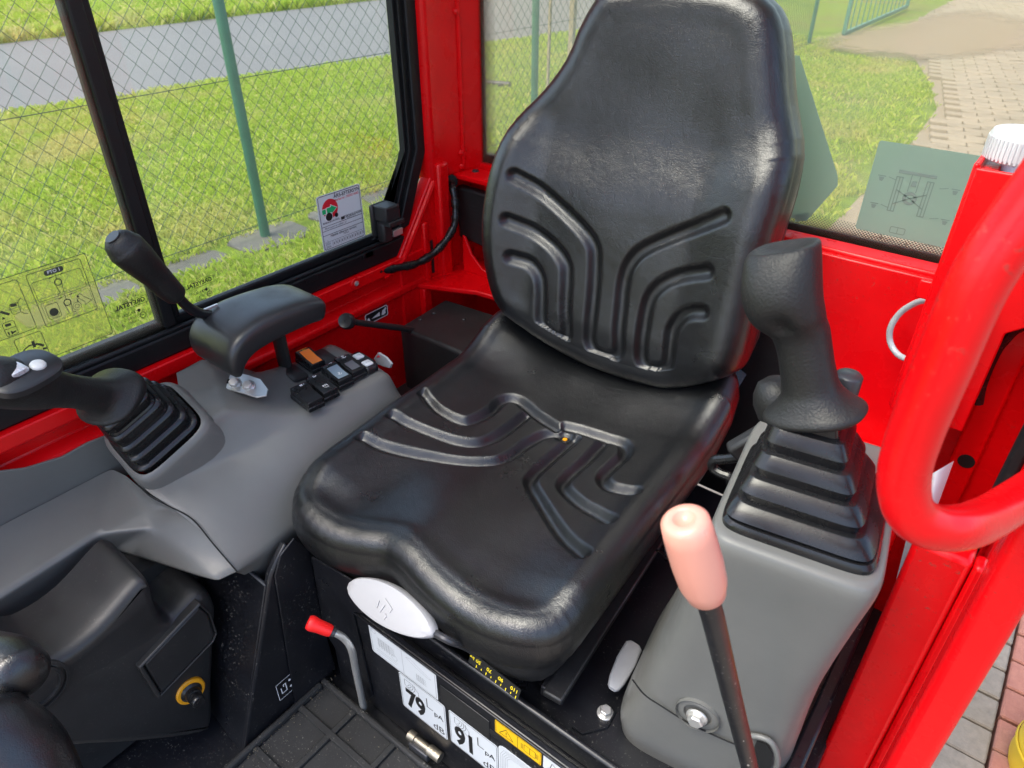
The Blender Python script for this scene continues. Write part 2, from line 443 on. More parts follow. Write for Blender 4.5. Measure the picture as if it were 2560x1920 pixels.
def text_mb(mb, txt, o, u, v, size, depth=0.0003, align='CENTER', bold=0.0, sx=1.0):
    """add text as real thin geometry in the frame (o, u, v)"""
    cu = bpy.data.curves.new('t', 'FONT'); cu.body = txt; cu.size = size; cu.align_x = align; cu.align_y = 'CENTER'
    cu.offset = bold; cu.resolution_u = 3
    ob = bpy.data.objects.new('t', cu); COL.objects.link(ob)
    bpy.context.view_layer.update()
    dg = bpy.context.evaluated_depsgraph_get()
    me = bpy.data.meshes.new_from_object(ob.evaluated_get(dg))
    o = np.asarray(o, float); u = _u(u); v = _u(v); n = np.cross(u, v)
    vs = [o+u*p.co.x*sx+v*p.co.y+n*depth for p in me.vertices]
    mb.add(vs, [tuple(p.vertices) for p in me.polygons])
    bpy.data.objects.remove(ob); bpy.data.curves.remove(cu); bpy.data.meshes.remove(me)
class Decal:
    """flat print on a plane: frame origin o (centre), u right, v up, raised off the surface"""
    def __init__(s, o, u, v): s.o = np.asarray(o, float); s.u = _u(u); s.v = _u(np.asarray(v, float)-_u(u)*(np.asarray(v, float)@_u(u))); s.n = np.cross(s.u, s.v)
    def p(s, x, y, h=0.0): return s.o+s.u*x+s.v*y+s.n*h
    def rrect(s, mb, x0, y0, x1, y1, r, h0, h1):
        pts = []
        for cx, cy, a0 in ((x1-r, y1-r, 0), (x0+r, y1-r, 90), (x0+r, y0+r, 180), (x1-r, y0+r, 270)):
            for k in range(6):
                a = R(a0+18*k); pts.append((cx+r*math.cos(a), cy+r*math.sin(a)))
        mb.prism([s.p(x, y, h0) for x, y in pts], s.n*(h1-h0)); return mb
    def poly(s, mb, pts, h0, h1): mb.prism([s.p(x, y, h0) for x, y in pts], s.n*(h1-h0)); return mb
    def line(s, mb, pts, w, h0, h1, closed=False):
        """mitred strip, no overlapping faces"""
        P = [np.asarray(p, float) for p in pts]
        P = [p for k, p in enumerate(P) if k == 0 or np.linalg.norm(p-P[k-1]) > 1e-7]
        if closed and np.linalg.norm(P[0]-P[-1]) < 1e-7: P = P[:-1]
        n = len(P)
        if n < 2: return mb
        V_ = []
        for k in range(n):
            a = P[k-1] if (k > 0 or closed) else None; b = P[(k+1) % n] if (k < n-1 or closed) else None
            d0 = (P[k]-a)/np.linalg.norm(P[k]-a) if a is not None else None
            d1 = (b-P[k])/np.linalg.norm(b-P[k]) if b is not None else None
            if d0 is None: d0 = d1
            if d1 is None: d1 = d0
            n0 = np.array([-d0[1], d0[0]]); n1 = np.array([-d1[1], d1[0]]); m = n0+n1; l = np.linalg.norm(m)
            m = n0 if l < 0.3 else m/l; c = max(0.45, float(m@n0))
            V_ += [P[k]+m*w/2/c, P[k]-m*w/2/c]
        fs = [(2*k, 2*k+1, 2*((k+1) % n)+1, 2*((k+1) % n)) for k in range(n if closed else n-1)]
        mb.add([s.p(q[0], q[1], h1) for q in V_], fs); return mb
    def rline(s, mb, x0, y0, x1, y1, r, w, h0, h1):
        pts = []
        for cx, cy, a0 in ((x1-r, y1-r, 0), (x0+r, y1-r, 90), (x0+r, y0+r, 180), (x1-r, y0+r, 270)):
            for k in range(5):
                a = R(a0+22.5*k); pts.append((cx+r*math.cos(a), cy+r*math.sin(a)))
        return s.line(mb, pts, w, h0, h1, True)
    def disc(s, mb, x, y, r, h0, h1, n=24, ry=None):
        return s.poly(mb, [(x+r*math.cos(2*math.pi*k/n), y+(ry or r)*math.sin(2*math.pi*k/n)) for k in range(n)], h0, h1)
    def ring(s, mb, x, y, r, w, h0, h1, a0=0, a1=360, n=24):
        return s.line(mb, [(x+r*math.cos(R(a0+(a1-a0)*k/n)), y+r*math.sin(R(a0+(a1-a0)*k/n))) for k in range(n if a1-a0 >= 359 else n+1)], w, h0, h1, a1-a0 >= 359)
    def text(s, mb, t, x, y, size, h, align='CENTER', bold=0.0, sx=1.0): text_mb(mb, t, s.p(x, y), s.u, s.v, size, h, align, bold, sx)
def rsq(o, u, v, hu, hv, n=40, ex=5.0):
    """superellipse section"""
    P = []
    for k in range(n):
        a = 2*math.pi*(k+0.5)/n; c, q = math.cos(a), math.sin(a)
        P.append(np.asarray(o)+np.asarray(u)*hu*math.copysign(abs(c)**(2/ex), c)+np.asarray(v)*hv*math.copysign(abs(q)**(2/ex), q))
    return P
def hexbolt(name, c, axis, r, h, parent, mat='zinc', washer=True):
    mb = MB(); u, v, w = frame_from(axis); c = np.asarray(c, float)
    if washer: mb.lathe([(r*1.45, 0), (r*1.45, h*0.22), (r*1.3, h*0.3)], c, w, 24)
    hx = [(math.cos(math.pi*k/3), math.sin(math.pi*k/3)) for k in range(6)]
    mb.loft([[c+w*(h*0.28)+(u*a+v*b)*r*1.1 for a, b in hx], [c+w*h*0.85+(u*a+v*b)*r*1.1 for a, b in hx], [c+w*h+(u*a+v*b)*r*0.92 for a, b in hx]])
    return mb.build(name, mat, parent, smooth=20, bevel=r*0.06)

# ================================================================== OUTDOORS
GZ = -0.6
def sheet(name, pts, z, mat):
    return MB().add([(x, y, z) for x, y in pts], [tuple(range(len(pts)))]).build(name, mat, smooth=0)
ob = sheet('ground', [(-160, -120), (160, -120), (160, 200), (-160, 200)], GZ, 'lawn'); tag(ob, kind='structure')
if ob.data.polygons[0].normal.z < 0: ob.data.flip_normals()
# asphalt road beyond the fence: two edges read on the ground plane
near = [(-9.4, -6), (-8.75, 0), (-8.45, 2.5), (-7.95, 6.6), (-7.5, 9), (-7.1, 11.5), (-6.4, 18), (-6.0, 40)]
far = [(-13.0, -6), (-13.3, 0), (-13.6, 4.4), (-13.8, 9), (-13.9, 12.3), (-13.6, 20), (-13.4, 40)]
road = sheet('road', near+far[::-1], GZ+0.006, 'asphalt'); tag(road, kind='structure')
if road.data.polygons[0].normal.z < 0: road.data.flip_normals()

# driveway: sand bed with interlocking pavers
bound = [(-0.60, 1.2), (-0.60, 3.6), (-0.62, 4.7), (-0.64, 5.4), (-0.70, 7.1), (-0.80, 8.6), (-1.15, 10.0), (-1.75, 11.9), (-2.3, 13.0), (-2.6, 15.0), (-2.9, 18.5), (-3.2, 30)]
drive_poly = [(-1.0, -70), (-1.0, 0.9)]+bound+[(70, 30), (70, -70)]  # unseen part stretched far out, added for neutral bounce light
drv = sheet('driveway', drive_poly, GZ+0.004, 'paver'); tag(drv, kind='structure')
if drv.data.polygons[0].normal.z < 0: drv.data.flip_normals()
dirt_pts = [(-2.75, 11.6), (-1.75, 11.4), (-1.5, 11.6), (-0.9, 12.6), (-0.3, 14.5), (-0.6, 17), (-2.2, 18.5), (-2.9, 15.5), (-3.3, 13.5), (-3.3, 12.4)]
dp = catmull([np.array([x, y, 0.0]) for x, y in dirt_pts], 6, True)
mbd = MB(); cD = sum(dp)/len(dp)
mbd.add([(cD[0]+(p[0]-cD[0])*s_, cD[1]+(p[1]-cD[1])*s_, GZ+0.058) for s_ in (1.15, 0.9, 0.6, 0.02) for p in dp],
        [(i*len(dp)+j, i*len(dp)+(j+1) % len(dp), (i+1)*len(dp)+(j+1) % len(dp), (i+1)*len(dp)+j) for i in range(3) for j in range(len(dp))])
dirt = mbd.build('dirt_patch', 'dirt', smooth=0)
_at = dirt.data.attributes.new('edge', 'FLOAT', 'POINT')
for i_, e_ in enumerate((0.0, 0.35, 0.6, 0.75)):
    for j_ in range(len(dp)): _at.data[i_*len(dp)+j_].value = e_
if dirt.data.polygons[0].normal.z < 0: dirt.data.flip_normals()
tag(dirt, kind='structure')
def bx(y):
    ys = [b[1] for b in bound]; xs = [b[0] for b in bound]
    return float(np.interp(y, ys, xs))
def paver_mesh(name, s=1.0, zig=0.024, hh=0.045):
    L_, W_ = 0.2265*s, 0.1115*s
    n = 5; pts = []
    def zz(t): return zig*(abs(((t*2) % 2)-1)-0.5)
    for k in range(n): pts.append((-L_/2+L_*k/(n-1), -W_/2+zz(k/(n-1))))
    for k in range(n): pts.append((L_/2-L_*k/(n-1), W_/2+zz(1-k/(n-1))))
    mb = MB(); o = [np.array([x, y, 0.0]) for x, y in pts]
    i_ = [np.array([x*0.955, y*0.92, hh]) for x, y in pts]; j_ = [np.array([x*0.99, y*0.985, hh-0.006]) for x, y in pts]
    mb.loft([o, j_, i_])
    me = bpy.data.meshes.new(name); me.from_pydata(mb.v, [], mb.f[:-2]+[mb.f[-1]]); me.update()
    return me
pm = paver_mesh('paver', 1.25, 0.03); pm.materials.append(MATS['paver'])
spots = []
PL, PW = 0.2885, 0.1445
rot = R(12); cr, sr = math.cos(rot), math.sin(rot)
for i in range(-30, 140):
    for j in range(-40, 60):
        lx = j*PL+(0.5*PL if i % 2 else 0); ly = i*PW
        x = 1.0+lx*cr-ly*sr; y = 3.2+lx*sr+ly*cr
        if y < 1.5 or y > 21 or x < bx(y)+0.1: continue
        vx = np.array([x, y, GZ+0.05])-CAM; dz = vx@FW
        if dz < 0.5: continue
        px = 1280+FPX*(vx@RT)/dz; py = 960-FPX*(vx@UP)/dz
        if px < 1650 or px > 2680 or py < -60 or py > 760: continue
        if random.random() < 0.5 and x-bx(y) < 0.16: continue
        spots.append((dz, x, y))
spots.sort()
seen = [q for q in spots if True]
for k, (dz, x, y) in enumerate(seen[:300]):
    o = bpy.data.objects.new('paver', pm); COL.objects.link(o)
    o.location = (x, y, GZ+0.004+random.uniform(-0.004, 0.004)); o.rotation_euler = (random.uniform(-.012, .012), random.uniform(-.012, .012), rot+random.uniform(-.01, .01))
    attach(o, drv)
if len(seen) > 300:
    base = [np.array(v.co) for v in pm.vertices]; fc = [tuple(p.vertices) for p in pm.polygons]; mb = MB()
    for dz, x, y in seen[300:]:
        h = GZ+0.004+random.uniform(-.004, .004)
        mb.add([(x+p[0]*cr-p[1]*sr, y+p[0]*sr+p[1]*cr, h+p[2]) for p in base], fc)
    o = mb.build('paver_field', 'paver', drv, smooth=0); o['kind'] = 'stuff'
# yard below the door: kerb slabs and red paving
yard = thing('yard_paving', (1.2, 1.2, GZ), 'strip of beige and reddish paving below the open door', 'paving')
k = 0
for ix in range(0, 9):
    for iy in range(0, 14):
        x = 0.42+ix*0.205; y = 0.2+iy*0.105+(0.05 if ix % 2 else 0)
        if y > 1.55: continue
        m = 'paver' if ix < 2 else 'red_paver'
        mb = MB().box((x, y, GZ+0.002), (x+0.198, y+0.099, GZ+0.05+random.uniform(-.003, .003)))
        mb.build('paving_stone', m, yard, smooth=0, bevel=0.004, bseg=1)
_p = AZ(2585, 1860, GZ+0.12); YX, YYY = float(_p[0]), float(_p[1])
yb = thing('yellow_cylinder', (YX, YYY, GZ+0.05), 'yellow rounded body standing on the red paving at the right edge', 'container')
MB().lathe([(0.0, 0), (0.105, 0.0), (0.11, 0.02), (0.11, 0.16), (0.10, 0.19), (0.06, 0.21), (0, 0.212)], (YX+0.075, YYY, GZ+0.052), (0, 0, 1), 32, cap=False).build('body', 'yellow_paint', yb, smooth=60)
MB().lathe([(0.112, 0.0), (0.115, 0.006), (0.112, 0.012)], (YX+0.075, YYY, GZ+0.12), (0, 0, 1), 32, cap=False).build('rim', 'yellow_paint', yb, smooth=60)

# ---------------------------------------------------------------- chain link fence
FX = -3.44
fence = thing('chain_link_fence', (FX, 6, GZ), 'green chain link fence on round posts along the lawn', 'fence')
FY = [-1.0, 2.03, 4.95, 8.6, 12.4]
for y in FY:
    MB().lathe([(0.0, 0), (0.031, 0), (0.031, 2.1), (0.024, 2.12), (0, 2.125)], (FX, y, GZ), (0, 0, 1), 20, cap=False).build('post', 'fence_green', fence, smooth=60)
mb = MB()
DW, DH = 0.094, 0.105
z0, z1 = GZ+0.05, GZ+1.75
y = -1.1; rowi = 0
nz = int((z1-z0)/(DH/2))
while y < 12.4:
    for ph in (0, 1):
        pts = []
        for q in range(nz+1):
            sgn = ((q+ph) % 2)*2-1
            pts.append((FX-0.036+(0.004 if ph else 0)*sgn, y+sgn*DW/4+(DW/2 if ph else 0), z0+q*DH/2))
        # three-sided wire
        r = 0.0019
        P = np.array(pts)
        o = len(mb.v)
        for p in P:
            mb.v.extend([(p[0]+r, p[1], p[2]), (p[0]-r*.6, p[1]+r, p[2]), (p[0]-r*.6, p[1]-r, p[2])])
        for i in range(len(P)-1):
            a = o+3*i
            mb.f.extend([(a, a+1, a+4, a+3), (a+1, a+2, a+5, a+4), (a+2, a, a+3, a+5)])
    y += DW
o = mb.build('wire_mesh', 'wire_green', fence, smooth=0); o['kind'] = 'stuff'
for z in (GZ+0.95, GZ+0.08, GZ+1.7):
    MB().tube([(FX-0.038, -1.1, z), (FX-0.038, 5, z-0.006), (FX-0.038, 12.4, z)], 0.0024, 5).build('tension_wire', 'wire_green', fence)
# cracked concrete footing slabs at the fence line
foot = thing('fence_footing', (FX, 2.0, GZ), 'broken line of mossy concrete slabs under the fence', 'footing')
for (y0, y1, dx0, dx1) in ((-0.6, 0.45, -.16, .13), (0.55, 1.15, -.17, .15), (1.22, 1.72, -.13, .12), (1.78, 2.3, -.16, .2), (2.42, 2.8, -.1, .1), (2.9, 3.5, -.15, .15), (3.62, 4.4, -.12, .14), (4.6, 5.6, -.12, .12)):
    pts = []
    for kk in range(14):
        a = 2*math.pi*kk/14; c, s_ = math.cos(a), math.sin(a)
        xx = (dx0+dx1)/2+(dx1-dx0)/2*math.copysign(abs(c)**.5, c)+random.uniform(-.02, .02)
        yy = (y0+y1)/2+(y1-y0)/2*math.copysign(abs(s_)**.5, s_)+random.uniform(-.025, .025)
        pts.append((FX+xx, yy, GZ-0.03))
    MB().prism(pts, (0, 0, 0.036+random.uniform(0, .010))).build('slab', 'concrete', foot, smooth=0, bevel=0.008)
# rear posts: weathered timber stakes and support
for nm, (px, py, wd), lab in (('timber_stake', (1418, 90, 0.055), 'pale weathered timber stake leaning by the rear fence'), ('timber_stake', (1366, 120, 0.028), 'thin grey timber stake left of the broad stake by the rear fence')):
    d = ray(px, 250); p = CAM+d*((GZ-CAM[2])/d[2])
    p = CAM+d*0.0; t = (6.2-CAM[1])/d[1]; p = CAM+d*t
    tag(MB().prism([(p[0]-wd/2, p[1], GZ), (p[0]+wd/2, p[1], GZ), (p[0]+wd/2, p[1]+wd, GZ), (p[0]-wd/2, p[1]+wd, GZ)], (0.02, 0, 1.9)).build(nm, 'wood_grey', smooth=0, bevel=0.004), lab, 'stake')
pp_ = AZ(1180, 205, GZ+0.04); pq_ = AZ(1275, 212, GZ+0.04)
tag(MB().tube([pp_, pq_], 0.035, 12).build('black_pipe', 'black_plastic', smooth=60), 'short black pipe lying in the grass behind the fence corner', 'pipe')
# swing gate
gate = thing('swing_gate', (-3.2, 13.3, GZ), 'green metal gate of upright bars standing open beside the driveway', 'gate')
ga, gb = np.array([-3.15, 13.2, GZ+0.08]), np.array([-3.35, 18.3, GZ+0.08])
gd = gb-ga
for z in (0.0, 1.5):
    MB().obox((ga+gb)/2+np.array([0, 0, z]), _u(gd), (1, 0, 0), (0, 0, 1), np.linalg.norm(gd)/2, 0.025, 0.035).build('rail', 'gate_green', gate, bevel=0.006)
for q in range(28):
    if q % 2 and q not in (27,): continue
    p = ga+gd*(q/27)
    w_ = 0.03 if q in (0, 27) else 0.009
    MB().box((p[0]-w_, p[1]-w_, p[2]), (p[0]+w_, p[1]+w_, p[2]+1.55)).build('bar', 'gate_green', gate, smooth=0, bevel=0.003, bseg=1)
# ---------------------------------------------------------------- grass blades (uncountable)
def grass(name, samples, hmin, hmax, wid, label):
    n = len(samples)
    ang = rng.uniform(0, 2*math.pi, n); lean = rng.uniform(0.1, 0.8, n); h = rng.uniform(hmin, hmax, n); w = wid*rng.uniform(0.6, 1.3, n)
    la = rng.uniform(0, 2*math.pi, n)
    X, Y = samples[:, 0], samples[:, 1]
    vs = np.zeros((n, 4, 3))
    vs[:, 0] = np.stack([X-np.cos(ang)*w/2, Y-np.sin(ang)*w/2, np.full(n, GZ)], 1)
    vs[:, 1] = np.stack([X+np.cos(ang)*w/2, Y+np.sin(ang)*w/2, np.full(n, GZ)], 1)
    mx = X+np.cos(la)*lean*h*0.3; my = Y+np.sin(la)*lean*h*0.3
    vs[:, 2] = np.stack([mx+np.cos(ang)*w*.35, my+np.sin(ang)*w*.35, GZ+h*0.6], 1)
    vs[:, 3] = np.stack([X+np.cos(la)*lean*h, Y+np.sin(la)*lean*h, GZ+h*(1-lean*.35)], 1)
    idx = np.arange(n)*4
    fs = np.concatenate([np.stack([idx, idx+1, idx+2], 1), np.stack([idx, idx+2, idx+3], 1)])
    me = bpy.data.meshes.new(name)
    me.vertices.add(n*4); me.vertices.foreach_set('co', vs.ravel())
    me.loops.add(len(fs)*3); me.loops.foreach_set('vertex_index', fs.ravel().astype(np.int32))
    me.polygons.add(len(fs)); me.polygons.foreach_set('loop_start', (np.arange(len(fs))*3).astype(np.int32))
    me.update(calc_edges=True)
    ob = finish(name, me, 'grass_blade', smooth=0); tag(ob, label, 'grass', kind='stuff'); return ob
def scatter(x0, x1, y0, y1, dens, test=None):
    n = int((x1-x0)*(y1-y0)*dens)
    s = np.stack([rng.uniform(x0, x1, n), rng.uniform(y0, y1, n)], 1)
    d = np.stack([s[:, 0]-CAM[0], s[:, 1]-CAM[1], np.full(n, GZ-CAM[2])], 1)
    dz = d@FW; px = 1280+FPX*(d@RT)/dz; py = 960-FPX*(d@UP)/dz
    k = (dz > 0.5) & (px > -150) & (px < 2700) & (py > -200) & (py < 1100)
    if test is not None: k &= test(s[:, 0], s[:, 1])
    # bare, trampled spots
    cl = np.sin(s[:, 0]*2.3+1.3*np.sin(s[:, 1]*1.7))+np.sin(s[:, 1]*2.9+0.7*s[:, 0])+0.8*np.sin(s[:, 0]*7+s[:, 1]*5)
    k &= rng.uniform(0, 1, n) < np.clip(0.85+0.35*cl, 0.25, 1.0)
    return s[k]
nx = lambda y: np.interp(y, [p[1] for p in near], [p[0] for p in near])
fxr = lambda y: np.interp(y, [p[1] for p in far], [p[0] for p in far])
bxx = lambda y: np.interp(y, [b[1] for b in bound], [b[0] for b in bound])
S = [scatter(-3.3, -1.3, -1.0, 4.5, 6000, lambda x, y: (np.abs(x-FX) > 0.14) | (rng.uniform(0, 1, x.shape) < 0.30+0.5*(np.abs(x-FX) > 0.09))),
     scatter(-9.2, -3.50, -1.0, 6.0, 4600, lambda x, y: x > nx(y)+0.03*np.sin(y*9)),
     scatter(-8.2, -3.44, 6.0, 13, 2200, lambda x, y: x > nx(y)),
     scatter(-3.3, -0.5, 3.0, 13.0, 2600, lambda x, y: (x < bxx(y)-0.05+0.08*np.sin(y*11)) & ~((y > 11.4) & (x > -2.9)))]
grass('lawn_grass', np.concatenate(S), 0.02, 0.085, 0.0048, 'short patchy lawn grass around the fence and beside the driveway')
S = [scatter(-19, -13.2, 0, 26, 900, lambda x, y: x < fxr(y))]
grass('verge_grass', np.concatenate(S), 0.08, 0.3, 0.016, 'tall lush grass on the far side of the road')

# ================================================================== CAB
cabf = thing('cab_frame', (-0.1, 0.2, 0), 'glossy red painted steel cab frame round the seat', 'cab')
def part(mb, name, mat, parent, **k): return mb.build(name, mat, parent, **k)
# right side wall: pressed profile swept along the cab
prof = [(-0.60, 0.521), (-0.588, 0.521), (-0.5865, 0.497), (-0.590, 0.4935), (-0.612, 0.489), (-0.613, 0.462), (-0.5915, 0.4515), (-0.588, 0.447), (-0.5885, 0.434), (-0.598, 0.428), (-0.598, 0.05), (-0.625, 0.05), (-0.625, 0.521)]
ys = [-0.75, -0.2, 0.2, 0.5, 0.64]
mb = MB().loft([[np.array([x, y, z]) for x, z in prof] for y in ys])
part(mb, 'side_panel', 'red_paint', cabf, smooth=25, bevel=0.0025)
# lug with rivet on the flange
mb = MB(); c = AX(*ZS(512, 1238), -0.584)
mb.prism([c+np.array([0, 0.013*math.cos(a), 0.013*math.sin(a)-0.001]) for a in [2*math.pi*k/20 for k in range(20)]], (-0.004, 0, 0))
part(mb, 'lug', 'red_paint', cabf, bevel=0.001)
part(MB().lathe([(0.0055, 0), (0.0055, 0.0015), (0.003, 0.0025), (0.0025, 0.0008), (0, 0.0008)], c+np.array([0, 0, 0]), (1, 0, 0), 18), 'rivet', 'zinc', cabf)
# step welded on the flange (raised strip segments)
for a, b in (((0, 1345), (530, 1140)), ):
    pass
# quarter panel behind the window: diagonal edge
def yz(px, X=-0.60): p = AX(*px, X); return (p[1], p[2])
dA = yz(V(948, 350)); dB = yz(V(868, 548))
dA = (dA[0]-0.016, dA[1]+0.004); dB = (dB[0]-0.016, dB[1]-0.004)
quarter = [dA, dB, (dB[0], 0.45), (dB[0], 0.06), (0.80, 0.06), (0.80, 0.76), (dA[0]+0.012, 0.76)]
part(MB().prism([(-0.592, y, z) for y, z in quarter], (-0.03, 0, 0)), 'quarter_panel', 'red_paint', cabf, bevel=0.003)
# folded rim along the diagonal
d0 = np.array([-0.592, dA[0], dA[1]]); d1 = np.array([-0.592, dB[0], dB[1]])
part(MB().tube([d0+(0, .012, .02), d0+(0.0, .012, -.005), d1+(0.0, .014, -.004), d1+(0.0, -.05, -.028)], 0.0065, 8), 'folded_rim', 'red_paint', cabf)
# welded upright tube of the quarter
q0 = AX(*V(985, 395), -0.585); q1 = AX(*V(1000, 640), -0.585)
part(MB().box((-0.596, 0.672, 0.40), (-0.572, 0.705, 0.70)), 'upright', 'red_paint', cabf, bevel=0.006)
part(MB().box((-0.597, 0.625, 0.43), (-0.582, 0.640, 0.58)), 'stiffener', 'red_paint', cabf, bevel=0.004)
# corner post: folded section
pp = [(-0.60, 0.664), (-0.585, 0.669), (-0.585, 0.765), (-0.566, 0.80), (-0.566, 0.83), (-0.64, 0.83), (-0.64, 0.664)]
part(MB().prism([(x, y, 0.66) for x, y in pp], (0, 0, 0.95)), 'corner_post', 'red_paint', cabf, bevel=0.008, bseg=3)
wp = catmull([np.array([-0.582, 0.764, z]) for z in np.linspace(0.68, 1.5, 9)], 3)
mbw = MB(); rr = [0.0035+0.0018*abs(math.sin(i*1.7)) for i in range(len(wp))]
mbw.tube(wp, rr, 7); part(mbw, 'weld_bead', 'red_paint', cabf)
# weld blobs on the post foot
for z in (0.675, 0.705, 0.985):
    part(MB().lathe([(0.0, 0), (0.007, 0.001), (0.005, 0.004), (0, 0.006)], (-0.582, 0.757, z), (1, -0.4, 0), 10, cap=False), 'weld_spot', 'red_paint', cabf)
# rear wall below the window (left of the seat)
part(MB().box((-0.60, 0.80, 0.06), (0.50, 0.83, 0.675)), 'rear_panel', 'red_paint', cabf, bevel=0.003)
part(MB().box((-0.592, 0.735, 0.652), (-0.36, 0.80, 0.664)), 'shelf', 'red_paint', cabf, bevel=0.003)
part(MB().box((-0.53, 0.772, 0.40), (-0.36, 0.80, 0.645)), 'rear_rib', 'red_paint', cabf, bevel=0.004)
hexbolt('shelf_screw', AZ(*V(1027, 370), 0.664), (0, 0, 1), 0.006, 0.004, cabf, 'dark_steel')
# lower bracket with curved gusset
bz = 0.43
part(MB().prism([(-0.592, 0.60, bz), (-0.46, 0.655, bz), (-0.40, 0.66, bz), (-0.40, 0.80, bz), (-0.592, 0.80, bz)], (0, 0, 0.012)), 'floor_bracket', 'red_paint', cabf, bevel=0.003)
gp = [(-0.555, bz+0.012), (-0.555, 0.53), (-0.548, 0.528), (-0.53, 0.49), (-0.50, 0.462), (-0.45, 0.446), (-0.42, bz+0.012)]
part(MB().prism([(x, 0.72, z) for x, z in gp], (0, 0.006, 0)), 'gusset', 'red_paint', cabf, bevel=0.001)
part(MB().box((-0.592, 0.604, 0.36), (-0.575, 0.63, bz)), 'bracket_leg', 'red_paint', cabf, bevel=0.003)
# slot cut beside the bracket
part(MB().box((-0.5915, 0.651, 0.45), (-0.5905, 0.659, 0.53)), 'slot', 'hole_black', cabf)
# rear ledge under the rear window on the right side
LZ = 0.688
part(MB().box((0.10, 0.755, LZ-0.012), (0.50, 0.80, LZ)), 'rear_ledge', 'red_paint', cabf, bevel=0.004)
part(MB().box((-0.34, 0.725, 0.12), (0.232, 0.741, 0.60)), 'seat_back_cover', 'black_plastic', cabf, bevel=0.006)
part(MB().box((0.08, 0.742, 0.33), (0.50, 0.756, LZ-0.006)), 'rear_inner_panel', 'red_paint', cabf, bevel=0.003)
# lower lip with scratched paint
lip = part(MB().box((0.235, 0.66, 0.352), (0.50, 0.742, 0.364)), 'rear_lip', 'red_paint', cabf, bevel=0.003)
# bare-metal scratches on the lip
mbs = MB()
for k_ in range(26):
    c = AZ(*Z6(1185+random.uniform(-70, 60), 1040+random.uniform(-45, 40)), 0.3645)
    a = random.uniform(-.5, .5); l = random.uniform(.003, .013); w_ = random.uniform(.0006, .0022)
    u_ = np.array([math.cos(a), math.sin(a), 0]); v_ = np.array([-math.sin(a), math.cos(a), 0])
    mbs.add([c-u_*l, c+v_*w_*.8, c+u_*l, c-v_*w_], [(0, 1, 2, 3)])
part(mbs, 'scratches', 'zinc', lip, smooth=0)
# floor, bulkhead behind seat (black), roof, front pillars
part(MB().box((-0.62, -0.75, -0.05), (0.50, 0.80, -0.012)), 'floor_plate', 'black_paint', cabf, smooth=0)
for nm_, lo_, hi_ in (('roof_rail', (-0.62, -0.75, 1.56), (-0.50, 0.86, 1.62)), ('roof_rail', (0.38, -0.75, 1.56), (0.50, 0.86, 1.62)),
                      ('roof_rail', (-0.499, -0.75, 1.56), (0.379, -0.66, 1.62)), ('roof_rail', (-0.499, 0.62, 1.56), (0.379, 0.86, 1.62))):
    part(MB().box(lo_, hi_), nm_, 'red_paint', cabf, bevel=0.01)
part(MB().box((-0.498, -0.659, 1.585), (0.378, 0.619, 1.590)), 'added_roof_hatch', 'side_glass', cabf, smooth=0)  # unseen glass hatch, added so sky light reaches the seat
part(MB().box((-0.64, -0.80, 0.0), (-0.57, -0.72, 1.56)), 'front_pillar', 'red_paint', cabf, bevel=0.01)
part(MB().box((0.44, -0.80, 0.0), (0.51, -0.72, 1.56)), 'front_pillar', 'red_paint', cabf, bevel=0.01)

# ---------------- right side window
win = thing('side_window', (-0.62, 0.1, 0.52), 'black framed sliding side window on the right of the cab', 'window')
GX = -0.619
part(MB().box((-0.64, -0.75, 0.5215), (-0.6005, 0.60, 0.560)), 'sill', 'seal_black', win, bevel=0.004)
part(MB().box((-0.64, -0.75, 0.560), (-0.6235, 0.62, 0.578)), 'outer_channel', 'seal_black', win, bevel=0.003)
part(MB().box((-0.612, -0.75, 0.560), (-0.603, 0.575, 0.5665)), 'inner_lip', 'seal_black', win, bevel=0.002)
# clips notched in the sill
for px in (ZS(640, 810), Z1(1568, 1385), Z1(1860, 1240)):
    c = AX(*px, -0.600); part(MB().box((-0.6, c[1]-0.016, 0.548), (-0.598, c[1]+0.012, 0.560)), 'clip', 'seal_black', win, bevel=0.001)
# rear upright with chamfered corner, two ribs
def stripe(off, wdt, x0, x1, name):
    pts = [(0.628, 1.52), (0.634, 0.735), (0.565, 0.580), (0.52, 0.572)]
    P = [np.array([0, a-off, b]) for a, b in pts]; Q = [np.array([0, a-off-wdt, b+(0.0 if i < 2 else 0.0)]) for i, (a, b) in enumerate(pts)]
    poly = [(x0, p[1], p[2]) for p in P]+[(x0, p[1], p[2]) for p in Q[::-1]]
    return MB().prism(poly, (x1-x0, 0, 0)).build(name, 'seal_black', win, bevel=0.003)
stripe(-0.036, 0.030, -0.64, -0.6015, 'rear_frame')
stripe(-0.006, 0.013, -0.636, -0.610, 'rear_channel')
stripe(0.007, 0.008, -0.632, -0.616, 'rear_seal')
